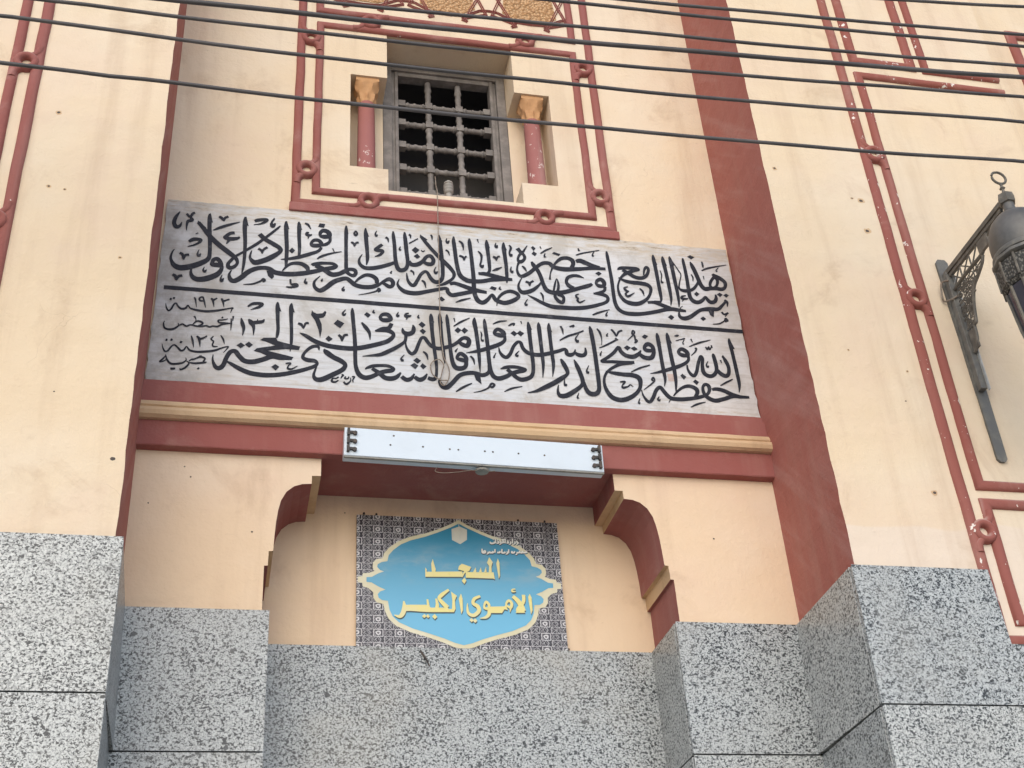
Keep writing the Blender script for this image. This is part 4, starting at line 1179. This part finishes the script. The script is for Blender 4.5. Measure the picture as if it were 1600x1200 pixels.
 ('god',"""S 1161,-253,6 1161,-283,12 1175,-312,19 1191,-318,18 1208,-290,17 1224,-238,17 1243,-194,14 1252,-206,16 1244,-252,18 1246,-296,23 1270,-314,24 1297,-307,20 1318,-276,19 1320,-231,21 1316,-185,19 1316,-169,5
S 1322,-270,16 1338,-294,25 1363,-307,23 1382,-291,19 1388,-250,19 1378,-211,21 1365,-180,8
P 1359,-189 1369,-173 1386,-206 1376,-208
S 1420,-64,7 1420,-90,18 1424,-146,19 1427,-212,19 1429,-277,20 1430,-352,16 1421,-404,2
P 1412,-77 1422,-60 1443,-132 1431,-130
S 1280,-130,7 1287,-145,9 1298,-128,6 1300,-146,8 1316,-122,3
S 1313,-117,7 1316,-134,6
S 1280,-221,2 1267,-245,7 1272,-257,13 1280,-249,3
S 1350,-208,9 1353,-228,3
S 1192,-193,3 1218,-166,7 1227,-145,9 1218,-147,7
S 1189,-136,4 1248,-107,10 1314,-83,3
S 1205,-85,7 1211,-108,3
S 1116,-75,5 1135,-71,12 1138,-74,3
S 1119,-105,3 1163,-89,6 1174,-85,3
S 1167,-94,4 1157,-115,5 1160,-125,9"""),
 ('preserve',"""S 894,-427,3 899,-460,9 916,-492,17 932,-496,17 953,-465,18 971,-426,18 995,-404,20 1009,-423,22 1027,-450,23 1050,-468,23 1101,-469,23 1157,-460,21 1206,-447,19 1243,-429,15 1259,-404,17 1259,-377,22 1242,-368,17 1227,-387,14 1227,-421,19 1245,-449,24 1281,-464,24 1326,-452,22 1382,-431,21 1425,-431,19 1472,-430,13
S 1060,-453,5 1086,-422,11 1120,-395,15 1155,-385,20 1188,-400,25 1191,-424,20 1176,-449,15
S 1274,-398,14 1301,-392,20 1339,-400,24 1379,-419,23 1421,-430,19
P 1114,-324 1127,-311 1146,-329 1130,-349
P 1178,-356 1192,-341 1210,-356 1195,-376
S 1077,-58,6 1078,-86,21 1079,-155,20 1082,-230,21 1086,-299,20 1085,-363,16 1077,-425,5
P 1067,-73 1079,-55 1097,-126 1089,-124
S 1324,-370,4 1360,-347,9 1399,-324,5
S 1143,-514,4 1183,-492,10 1228,-477,3
S 907,-426,3 945,-394,6 970,-367,8 966,-348,9 957,-364,9 972,-368,5
S 983,-461,2 974,-478,9 980,-485,12 987,-477,2
S 1050,-463,5 1029,-494,2
S 879,-480,2 870,-505,8 876,-512,12"""),
 ('signature',"""S -624,-468,6 -637,-478,6 -652,-479,6 -656,-496,10 -640,-499,8 -625,-487,4
S -611,-453,7 -603,-457,7 -610,-467,5 -614,-477,2
S -591,-463,5 -595,-475,6 -580,-474,6 -576,-462,3
S -601,-494,8 -587,-507,10 -568,-487,5 -568,-468,3
S -561,-463,6 -549,-462,6 -557,-481,5 -555,-495,3"""),
]

# ------------------------------------------------------------------ painted inscription panel
PC = (0.005, 5.54)
panel = empty("inscription_panel", (PC[0], Y1, PC[1]), "long whitewashed panel with two lines of black Arabic calligraphy under the window", "inscription")
m = MB()
out = []
def edge_pts(a, b, n, j):
    return [(a[0] + (b[0]-a[0]) * i / n + random.uniform(-j, j), a[1] + (b[1]-a[1]) * i / n + random.uniform(-j, j)) for i in range(n)]
out += edge_pts((-1.511, 4.990), (1.511, 4.990), 90, .0035)
out += edge_pts((1.511, 4.990), (1.501, 6.088), 30, .004)
out += edge_pts((1.501, 6.088), (-1.498, 6.088), 90, .002)
out += edge_pts((-1.498, 6.088), (-1.511, 4.990), 30, .003)
PF = Y1 - .020
m.face([(x - PC[0], PF - Y1, z_ - PC[1]) for x, z_ in out])
for (xa, za), (xb, zb) in zip(out, out[1:] + out[:1]):
    m.face([(xa - PC[0], PF - Y1, za - PC[1]), (xb - PC[0], PF - Y1, zb - PC[1]), (xb - PC[0], .002, zb - PC[1]), (xa - PC[0], .002, za - PC[1])])
m.build("panel_board", panel_m, panel)
m = MB()
nd = 40
rows = []
for i in range(nd + 1):
    t_ = i / nd
    x = -1.472 + (1.508 + 1.472) * t_
    rows.append([(x - PC[0], PF - Y1 - .0015, 5.541 + random.uniform(-.0008, .0008) - PC[1]), (x - PC[0], PF - Y1 - .0015, 5.516 + random.uniform(-.0008, .0008) - PC[1])])
m.grid(rows)
m.build("dividing_line", letter, panel, recalc=False)
for nm, data in INSCRIPTION:
    write("signature" if nm == "signature" else ("date" if nm == "date" else "word"), data, PF - Y1 - .0014, letter, panel, (-PC[0], 0), .001, grow=.0011 if nm == 'signature' else (.0004 if nm == 'date' else .0009))
m = MB()
m.face([(x - PC[0], PF - Y1 - .0012, z_ - PC[1]) for x, z_ in ((1.044, 5.222), (1.082, 5.224), (1.080, 5.178), (1.046, 5.177))])
m.build("repair_patch", simple("pinkish_repair_patch", (0.50, 0.40, 0.36), (0.44, 0.36, 0.33), 40, 0.7), panel, recalc=False)

# ------------------------------------------------------------------ sign under the arch
SIGN = [
 ('top',"""P -340,93 14,110 18,54 -342,42
P 48,105 319,111 326,37 309,47 45,47
P -341,137 -328,120 -330,42 -343,42
P -283,182 -266,230 -258,190 -242,124 -245,94 -279,92
P -26,129 -15,166 14,190 103,160 82,119 38,94 14,50 -1,53 32,114
P 4,13 33,47 50,15 27,-19
P 119,107 146,158 150,108
P 175,109 196,160 203,110
P 225,111 247,169 250,112
P 258,210 283,269 315,219 300,171 300,111 272,110 278,177
P 349,203 368,262 381,215 379,80 365,46 353,166"""),
 ('grand',"""P -31,-171 -8,-119 5,-170 4,-287 -13,-326 -24,-230
P -102,-102 -48,-143 -69,-192 -66,-276 -82,-309 -137,-310 -160,-285 -99,-277 -93,-186
S -123,-83,22 -191,-138,37 -217,-174,31 -182,-222,39 -141,-265,45
P -496,-247 -340,-243 -298,-270 -135,-265 -124,-310 -329,-316 -497,-308
S -329,-187,16 -322,-252,24 -317,-284,31
S -247,-178,16 -237,-236,30 -244,-281,36
P -551,-251 -484,-247 -485,-308 -548,-313
S -551,-212,14 -547,-265,36 -557,-323,44 -589,-366,34 -642,-354,8
P -384,-359 -360,-336 -342,-358 -364,-377
P -345,-355 -327,-335 -311,-360 -328,-376
P -289,-359 -264,-333 -241,-361 -265,-387"""),
 ('umayyad',"""S 175,-139,23 119,-167,30 104,-213,32 146,-244,39 156,-289,36 105,-335,35 57,-317,28 47,-260,18 52,-214,5
P 60,-384 83,-361 103,-386 81,-406
P 96,-390 116,-364 136,-389 114,-412
R 211,-229,20 231,-196,26 256,-227,25 246,-263,27 213,-258,25
S 253,-247,31 253,-312,34 220,-351,27 161,-364,5
P 256,-244 404,-236 418,-216 433,-274 403,-265 376,-305 253,-308
R 421,-216,18 448,-176,26 475,-201,28 462,-247,27
S 466,-234,27 453,-293,5
S 491,-130,34 535,-173,44 569,-231,49 584,-279,49
S 596,-112,34 591,-181,33 540,-251,36 528,-281,36
P 507,-299 600,-296 586,-255 530,-256
S 520,-55,12 491,-61,15 490,-81,18 523,-79,10
P 641,-130 657,-100 673,-139 674,-267 656,-311 642,-179"""),
 ('ministry',"""S 576,454,16 567,445,13 579,435,14 561,414,5
S 547,451,12 549,430,11 529,416,5
S 548,470,10 554,469,10
S 527,478,10 523,428,10
S 506,449,10 504,425,11 488,414,5
S 474,458,13 482,434,14 464,430,14
S 453,475,10 450,425,10
S 421,473,11 439,428,14
S 441,474,9 421,424,10
S 403,443,16 409,424,12 392,408,5
S 378,446,15 387,428,12 364,422,12
S 376,462,11 387,463,11
S 357,470,10 354,421,10
S 344,440,12 339,423,13 307,420,16 303,437,5
S 331,459,10 336,459,10"""),
 ('directorate',"""S 662,345,17 648,335,13 623,334,15
S 621,353,10 613,333,14 594,332,12
S 589,349,9 584,332,13 568,331,12
S 566,338,11 558,314,7 545,308,5
S 539,345,9 534,330,13 511,328,15 515,344,13
S 481,362,10 479,323,10
S 465,337,16 468,320,12 449,307,5
S 445,336,14 438,325,13 412,324,14 415,363,9
S 394,339,14 387,324,14 365,323,14
S 345,360,10 343,321,10
S 334,332,9 324,321,13 305,320,14 292,320,12 293,334,6
S 321,338,6 321,321,9
S 275,327,16 278,313,11 260,300,5
S 218,358,9 220,317,14 248,320,15 244,336,12 220,324,8"""),
 ('lantern',"""P -73,558 6,591 79,557 74,448 6,399 -73,441"""),
]
SZ = 4.195
SY = Y2 - .022
sign = empty("mosque_sign", (0, SY, SZ), "blue printed sign with yellow Arabic lettering and dark lattice border under the arch", "sign")
m = MB()
m.box(-.495, .495, 0, .018, -.335, .338)
m.build("sign_board", pattern_m, sign, bevel=.001)
OUTL = [(0.0, 0.3316), (-0.0317, 0.3104), (-0.0965, 0.2785), (-0.1604, 0.2523), (-0.2377, 0.2296), (-0.2936, 0.2042), (-0.3388, 0.1695), (-0.3644, 0.1382), (-0.3721, 0.1116),
        (-0.4007, 0.1052), (-0.4178, 0.0873), (-0.4192, 0.0612), (-0.4111, 0.0431), (-0.4381, 0.0325), (-0.4651, 0.03), (-0.4684, 0.014), (-0.4885, 0.0120),
        (-0.4885, -0.0158), (-0.4684, -0.0187), (-0.4651, -0.0368), (-0.4382, -0.0451), (-0.4171, -0.0651), (-0.4158, -0.0934), (-0.4016, -0.1145), (-0.3702, -0.1221),
        (-0.3625, -0.1582), (-0.3465, -0.1943), (-0.3126, -0.2284), (-0.2446, -0.2586), (-0.1717, -0.2788), (-0.0943, -0.3049), (-0.0482, -0.3249), (0.0, -0.3365)]
full = OUTL + [(-x, z_) for x, z_ in OUTL[-2:0:-1]]
INN = [(0.0, 0.3106), (-0.040, 0.288), (-0.103, 0.2585), (-0.1664, 0.2323), (-0.2377, 0.2096), (-0.285, 0.1862), (-0.321, 0.1555), (-0.343, 0.1282), (-0.350, 0.0966),
       (-0.378, 0.090), (-0.396, 0.0783), (-0.398, 0.0642), (-0.385, 0.049), (-0.366, 0.042), (-0.392, 0.032), (-0.425, 0.012), (-0.4485, 0.010),
       (-0.4485, -0.0138), (-0.425, -0.016), (-0.392, -0.036), (-0.360, -0.050), (-0.385, -0.060), (-0.396, -0.074), (-0.392, -0.092), (-0.376, -0.1035),
       (-0.349, -0.106), (-0.342, -0.150), (-0.328, -0.182), (-0.300, -0.2104), (-0.236, -0.2396), (-0.164, -0.2608), (-0.088, -0.2859), (-0.042, -0.3049), (0.0, -0.3155)]
inn = INN + [(-x, z_) for x, z_ in INN[-2:0:-1]]
m = MB()
m.face([(x, -.0010, z_) for x, z_ in full])
m.build("cartouche_border", gold_line, sign, recalc=False)
m = MB()
m.face([(x, -.0020, z_) for x, z_ in inn])
m.build("cartouche_field", blue_m, sign, recalc=False)
m = MB()
m.face([(x, -.0030, z_) for x, z_ in ((-.0015, .312), (.0015, .312), (.0015, .290), (-.0015, .290))])
m.build("lantern_cord", print_grey, sign, recalc=False)
for nm, data in SIGN:
    big = nm in ("top", "grand", "umayyad")
    if nm == "lantern":
        write("lantern_emblem", data, -.0030, print_grey, sign, (0, 0), .0005)
    elif big:
        write("printed_shadow", data, -.0030, print_dark, sign, (0, 0), .0005, .0022, -.0062, lift=.00003)
        write("word", data, -.0045, yellow_m, sign, (0, 0), .0005, lift=.00003)
    else:
        write("printed_shadow", data, -.0030, print_dark, sign, (0, 0), .0005, 0.0012, -.0015, .0034, lift=.00003)
        write("small_lettering", data, -.0045, print_white, sign, (0, 0), .0005, 0, 0, .0009, lift=.00003)
for x, z_ in ((-.46, .345), (-.40, .343), (.30, .343), (.435, .343), (.50, -.325)):
    m = MB()
    lathe(m, [(.006, 0), (.0045, .008)], (x, .006, z_), 8)
    m.build("fixing_nail", dark_clip, sign)

# ------------------------------------------------------------------ bare fluorescent fixture
FX = empty("light_fixture", (0.008, Y1 - .052, 4.651), "white bare fluorescent light fitting without tubes above the arch", "light fitting")
FX.rotation_euler = (0, 0.0165, 0)
m = MB()
m.box(-.611, .611, -.062, .0, -.073, .074, 0)
m.build("housing", white_metal, FX, bevel=.003)
m = MB()
m.box(-.611, .611, -.0595, -.045, -.081, -.0735, 0)
m.build("housing_edge", under_metal, FX, bevel=.002)
for s in (-1, 1):
    for k, z_ in enumerate((.046, .0025, -.041)):
        m = MB()
        x = s * .575
        m.box(x - .006 + s*.018, x + .006 + s*.018, -.078, -.0625, z_ - .017, z_ + .017)
        lathe(m, [(.010, 0), (.010, .012)], (0, 0, 0), 12)
        for i in range(len(m.v) - 48, len(m.v)):
            vx, vy, vz = m.v[i]
            m.v[i] = (x - s*.012 + vx, -.0625 - vz, z_ + vy - .004)
        m.box(min(x - s*.012, x + s*.022), max(x - s*.012, x + s*.022), -.0735, -.0628, z_ - .006, z_ + .005)
        m.build("lamp_holder", dark_clip, FX)
for x, z_ in ((-.40, -.005), (-.25, -.003), (-.125, -.006), (-.085, -.006), (.04, -.004), (.078, -.005), (.20, -.004), (.325, -.004), (-.385, .045)):
    m = MB()
    m.face([(x + math.cos(2*math.pi*k/10) * .0048, -.0628, z_ + math.sin(2*math.pi*k/10) * .0048) for k in range(10)])
    m.build("screw_hole", dark_clip, FX, recalc=False)
m = MB()
tube(m, crom([(-.18, -.03, -.088), (-.19, -.035, -.112), (-.15, -.035, -.118), (-.08, -.03, -.105), (-.02, -.03, -.092), (.04, -.03, -.096), (.09, -.03, -.088)], 6), .0016, 5)
m.build("loose_wire", wire_m, FX)
m = MB()
lathe(m, [(.004, -.012), (.03, -.010), (.034, -.002), (.03, .0)], (0.03, -.03, -.0882), 12)
m.build("bracket_plate", under_metal, FX)

# ------------------------------------------------------------------ insulator and hanging wire
m = MB()
lathe(m, [(.012, -.01), (.016, .0), (.018, .028), (.012, .032), (.025, .042), (.026, .050), (.016, .054), (.027, .062), (.028, .070), (.017, .074), (.027, .082), (.028, .090),
          (.018, .094), (.026, .102), (.025, .110), (.014, .116), (.012, .124), (.004, .128)], (0, 0, 0), 20)
ins = m.build("insulator", porcelain, smooth=True, loc=(-.038, Y1 + .03, 6.318))
tag(ins, "ribbed grey porcelain insulator standing on the window sill", "insulator")
m = MB()
yw = Y1 - .052
P_ = [(-.112, Y1 + .02, 6.46), (-.114, Y1 - .01, 6.36), (-.117, yw, 6.27), (-.120, yw, 6.0), (-.124, yw, 5.75), (-.127, yw, 5.53), (-.124, yw + .02, 5.36), (-.119, yw + .02, 5.29),
      (-.112, yw + .02, 5.22), (-.090, yw + .02, 5.16), (-.092, yw + .02, 5.10), (-.115, yw + .02, 5.055), (-.135, yw + .02, 5.075), (-.122, yw + .02, 5.14), (-.115, yw + .018, 5.175),
      (-.140, yw + .018, 5.205), (-.178, yw + .018, 5.175), (-.172, yw + .018, 5.115), (-.135, yw + .018, 5.085), (-.100, yw + .018, 5.085)]
tube(m, crom(P_, 6), .0028, 6)
hw = m.build("hanging_wire", wire_m)
tag(hw, "thin brown wire hanging from the window grille over the inscription, looped at its end", "wire")
m = MB()
tube(m, [(-.205, YG2 + .004, 3.848), (-.180, YG2 - .012, 3.80), (-.166, YG2 - .014, 3.765)], [.005, .0045, .003], 7)
nl = m.build("metal_pin", dark_clip)
tag(nl, "short black metal pin sticking out of the granite just below the blue sign", "pin")

# ------------------------------------------------------------------ lantern bracket
BXc = 2.357
br = empty("lantern_bracket", (BXc, Y0, 4.42), "dark iron wall bracket with pierced scrollwork carrying the lantern", "bracket")
def bp(mb, name, m_=iron_d, **k):
    o_ = mb.build(name, m_, **k)
    keep(o_, br)
    return o_
m = MB()
oc = [(BXc - .026, 4.435), (BXc - .013, 4.42), (BXc + .010, 4.42), (BXc + .022, 4.435), (BXc + .030, 5.585), (BXc + .018, 5.602), (BXc - .018, 5.602), (BXc - .032, 5.585)]
m.face([(x, -.014, z_) for x, z_ in oc])
m.face([(x, .001, z_) for x, z_ in oc][::-1])
for a, b in zip(oc, oc[1:] + oc[:1]):
    m.face([(a[0], -.014, a[1]), (b[0], -.014, b[1]), (b[0], .001, b[1]), (a[0], .001, a[1])])
bp(m, "back_plate", iron, bevel=.002)
m = MB()
m.box(BXc - .022, BXc + .012, -.048, -.0145, 4.80, 5.50)
bp(m, "upright", iron, bevel=.003)
m = MB()
m.box(BXc + .0125, BXc + .017, -.062, -.046, 4.79, 5.47)
bp(m, "steel_strip", steel_pale)
m = MB()
m.box(BXc - .016, BXc + .016, -.560, -.0145, 5.486, 5.512)
m.box(BXc - .009, BXc + .009, -.548, -.05, 5.466, 5.4855)
bp(m, "arm", bevel=.002)
m = MB()
tube(m, crom([(BXc, -.045, 5.385), (BXc, -.15, 5.395), (BXc, -.30, 5.392), (BXc, -.335, 5.40)], 5), .010, 7)
bp(m, "lower_rail")
m = MB()
tube(m, crom([(BXc, -.335, 5.400), (BXc, -.36, 5.43), (BXc, -.43, 5.452), (BXc, -.55, 5.462)], 5), .006, 6)
bp(m, "tip_scroll")
m = MB()
for a in ((-.335, 5.39, 5.50),):
    m.box(BXc - .008, BXc + .008, -.40, -.31, 5.395, 5.4655)
bp(m, "spacer_block", bevel=.004)
m = MB()
OUTF = [(-.325, 5.384), (-.300, 5.352), (-.240, 5.318), (-.197, 5.296), (-.160, 5.235), (-.140, 5.170), (-.130, 5.130), (-.110, 5.126), (-.106, 5.085), (-.098, 5.045), (-.075, 5.015), (-.052, 5.005)]
tube(m, crom([(BXc, a, b) for a, b in OUTF], 4), .0085, 7)
bp(m, "scroll_border")
m = MB()
m.box(BXc - .004, BXc + .004, -.105, -.050, 5.006, 5.120)
bp(m, "foot_scroll", bevel=.002)
rs = random.Random(3)
sm = MB()
def inside(y, z_):
    for (ya, za), (yb, zb) in zip(OUTF, OUTF[1:]):
        if min(za, zb) <= z_ <= max(za, zb) and za != zb:
            yl = ya + (yb - ya) * (z_ - za) / (zb - za)
            return y > yl + .008
    return False
for _ in range(260):
    y_, z_ = rs.uniform(-.32, -.055), rs.uniform(5.12, 5.38)
    if not inside(y_, z_):
        continue
    r_ = rs.uniform(.010, .019)
    a0 = rs.uniform(0, 6.28)
    tube(sm, [(BXc, y_ + math.cos(a0 + 5.2 * k / 11) * r_ * (1 - .045 * k), z_ + math.sin(a0 + 5.2 * k / 11) * r_ * (1 - .045 * k)) for k in range(12)], .0032, 5)
for k in range(5):
    z_ = 5.37 - k * .05
    tube(sm, [(BXc, -.05, z_ - .03), (BXc, -.05 - .05 * (5 - k) , z_)], .0035, 5)
scr = bp(sm, "scrollwork")
scr["kind"] = "stuff"
sm = MB()
for a, b in (((-.06, 5.465), (-.13, 5.395)), ((-.06, 5.395), (-.13, 5.465)), ((-.14, 5.465), (-.22, 5.395)), ((-.14, 5.395), (-.22, 5.465)), ((-.23, 5.395), (-.30, 5.465)), ((-.225, 5.395), (-.225, 5.465)), ((-.135, 5.395), (-.135, 5.465))):
    tube(sm, [(BXc, *a), (BXc, *b)], .0045, 6)
bp(sm, "lattice")
m = MB()
tube(m, crom([(BXc - .02, -.05, 5.44), (BXc - .055, -.035, 5.43), (BXc - .06, -.02, 5.36), (BXc - .05, -.012, 5.335), (BXc - .02, -.05, 5.33), (BXc + .02, -.05, 5.36)], 5), .005, 6)
bp(m, "tie_wire", wire_m)

# ------------------------------------------------------------------ lantern
LY = -.600
lan = empty("lantern", (BXc, LY, 4.45), "dark metal onion domed lantern cut off by the right edge of the picture", "lantern")
def lp(mb, name, m_=iron, **k):
    o_ = mb.build(name, m_, **k)
    keep(o_, lan)
    return o_
m = MB()
rg = [(BXc + math.cos(2*math.pi*k/20) * .036, LY, 5.628 + math.sin(2*math.pi*k/20) * .036) for k in range(21)]
tube(m, rg, .0062, 7, caps=False)
tube(m, [(BXc, LY, 5.594), (BXc, LY, 5.575), (BXc, LY, 5.562), (BXc, LY, 5.555), (BXc, LY, 5.520)], [.008, .006, .014, .006, .010], 9)
lp(m, "finial_ring", iron_d)
m = MB()
lathe(m, [(.028, -.028), (.038, -.026), (.040, .0), (.036, .026), (.016, .032)], (BXc, LY, 5.492), 6)
lp(m, "collar", iron_d)
m = MB()
lathe(m, [(.026, .12), (.027, .085), (.034, .065), (.052, .050), (.085, .030), (.112, .000), (.132, -.045), (.141, -.095), (.142, -.13), (.137, -.165), (.130, -.19)], (BXc, LY, 5.345), 40)
lp(m, "dome", simple("lead_grey_dome", (0.115, 0.112, 0.105), (0.17, 0.165, 0.155), 9, 0.5, 0.4, bump=0.15), smooth=True)
m = MB()
lathe(m, [(.130, .012), (.146, .008), (.150, -.004), (.146, -.016), (.130, -.02)], (BXc, LY, 5.158), 40)
lathe(m, [(.120, .0), (.158, -.004), (.160, -.02), (.140, -.03)], (BXc, LY, 5.135), 12)
lp(m, "rim", smooth=True)
t_l = NT("pierced_arabesque_metal")
vl = t_l.voro(95, t_l.mapp((1, 1, .7)))
t_l.bump(vl, 0.5, 0.012)
pierced = t_l.done(t_l.mix(t_l.step(vl, .25, .55), (0.17, 0.16, 0.14), (0.045, 0.044, 0.04)), 0.65, 0.3, 0.1)
m = MB()
lathe(m, [(.140, 0), (.152, -.012), (.152, -.115), (.138, -.135)], (BXc, LY, 5.105), 12)
lp(m, "drum", pierced)
for k in range(12):
    a = 2*math.pi*(k)/12
    m = MB()
    m.box(-.005, .005, -.004, .004, -.058, .058)
    ob = m.build("drum_rib", iron_d, bevel=.002)
    ob.location = (BXc + math.cos(a) * .152, LY + math.sin(a) * .152, 5.045)
    ob.rotation_euler = (0, 0, a + math.pi/2)
    keep(ob, lan)
m = MB()
lathe(m, [(.133, 0), (.120, -.20), (.098, -.36), (.07, -.44)], (BXc, LY, 4.968), 12)
lp(m, "glass_body", blue_glass)
for k in range(12):
    a = 2*math.pi*k/12
    m = MB()
    tube(m, [(BXc + math.cos(a) * r_, LY + math.sin(a) * r_, 4.968 + h_) for r_, h_ in ((.135, 0), (.123, -.2), (.101, -.36), (.073, -.44))], .0085, 6)
    lp(m, "body_rib", iron_d)
m = MB()
lathe(m, [(.072, 0), (.078, -.012), (.06, -.03), (.03, -.05), (.012, -.075), (.003, -.09)], (BXc, LY, 4.528), 16)
lp(m, "base_finial", smooth=True)

# ------------------------------------------------------------------ overhead cables
CB = [
    ("lowest overhead cable, with a small kink over the left pier", [(-2.006, 5.249), (-1.631, 5.243), (-.903, 5.236), (.42, 5.262), (2.169, 5.349)], .0078, -1.00),
    ("second lowest overhead cable, just above the kinked one", [(-2.043, 5.501), (-.909, 5.485), (.449, 5.506), (2.246, 5.596)], .0078, -1.00),
    ("third overhead cable from the bottom, crossing the window head", [(-1.827, 5.632), (-.913, 5.627), (.467, 5.652), (2.292, 5.746)], .0078, -1.00),
    ("thick overhead cable, fourth from the bottom", [(-1.363, 5.718), (-.916, 5.727), (.48, 5.761), (2.33, 5.867)], .0106, -1.00),
    ("overhead cable directly above the thick one, fifth from the bottom", [(-.882, 5.808), (.489, 5.832), (2.356, 5.951)], .0078, -1.00),
    ("third overhead cable from the top, over the carved frieze", [(.014, 5.976), (.508, 5.993), (2.404, 6.104)], .0078, -1.00),
    ("second highest overhead cable, entering beside the carved frieze", [(.473, 6.061), (1.436, 6.124), (2.434, 6.199)], .0078, -1.00),
    ("highest overhead cable, only in the top right corner of the picture", [(1.996, 6.346), (2.25, 6.372), (2.496, 6.398)], .0078, -1.00),
]
def fit2(pts):
    # least squares z = a + b x + c x^2 (c fixed at a common sag where there are few points)
    c = 0.0075
    n = len(pts)
    q_ = [(x, z_ - c * x * x) for x, z_ in pts]
    sx = sum(x for x, _ in q_); sz = sum(z_ for _, z_ in q_); sxx = sum(x*x for x, _ in q_); sxz = sum(x*z_ for x, z_ in q_)
    b = (n * sxz - sx * sz) / (n * sxx - sx * sx)
    return (sz - b * sx) / n, b, c
for ci, (lab, pts, r_, y_) in enumerate(CB):
    a_, b_, c_ = fit2(pts)
    P_ = []
    X0, X1 = -9.0, 11.0
    n = 160
    for i in range(n + 1):
        x = X0 + (X1 - X0) * i / n
        z_ = a_ + b_ * x + c_ * x * x
        # follow the measured bow inside the frame
        if pts[0][0] <= x <= pts[-1][0] and len(pts) > 3:
            S = pts
            for (xa, za), (xb, zb) in zip(S, S[1:]):
                if xa <= x <= xb:
                    t_ = (x - xa) / (xb - xa)
                    ea = za - (a_ + b_ * xa + c_ * xa * xa)
                    eb = zb - (a_ + b_ * xb + c_ * xb * xb)
                    z_ += (ea + (eb - ea) * t_) * .8
        if ci == 0:
            z_ += -.006 * math.exp(-((x + 1.63) / .10) ** 2)
        P_.append((x, y_ + .012 * math.sin(x * .7 + ci), z_ + .0025 * math.sin(x * 3.1 + ci * 1.7) + .0015 * math.sin(x * 7.3 + ci)))
    m = MB()
    tube(m, P_, r_, 9)
    o = m.build("overhead_cable", cable_m, smooth=True)
    tag(o, lab, "cable", "overhead cables")
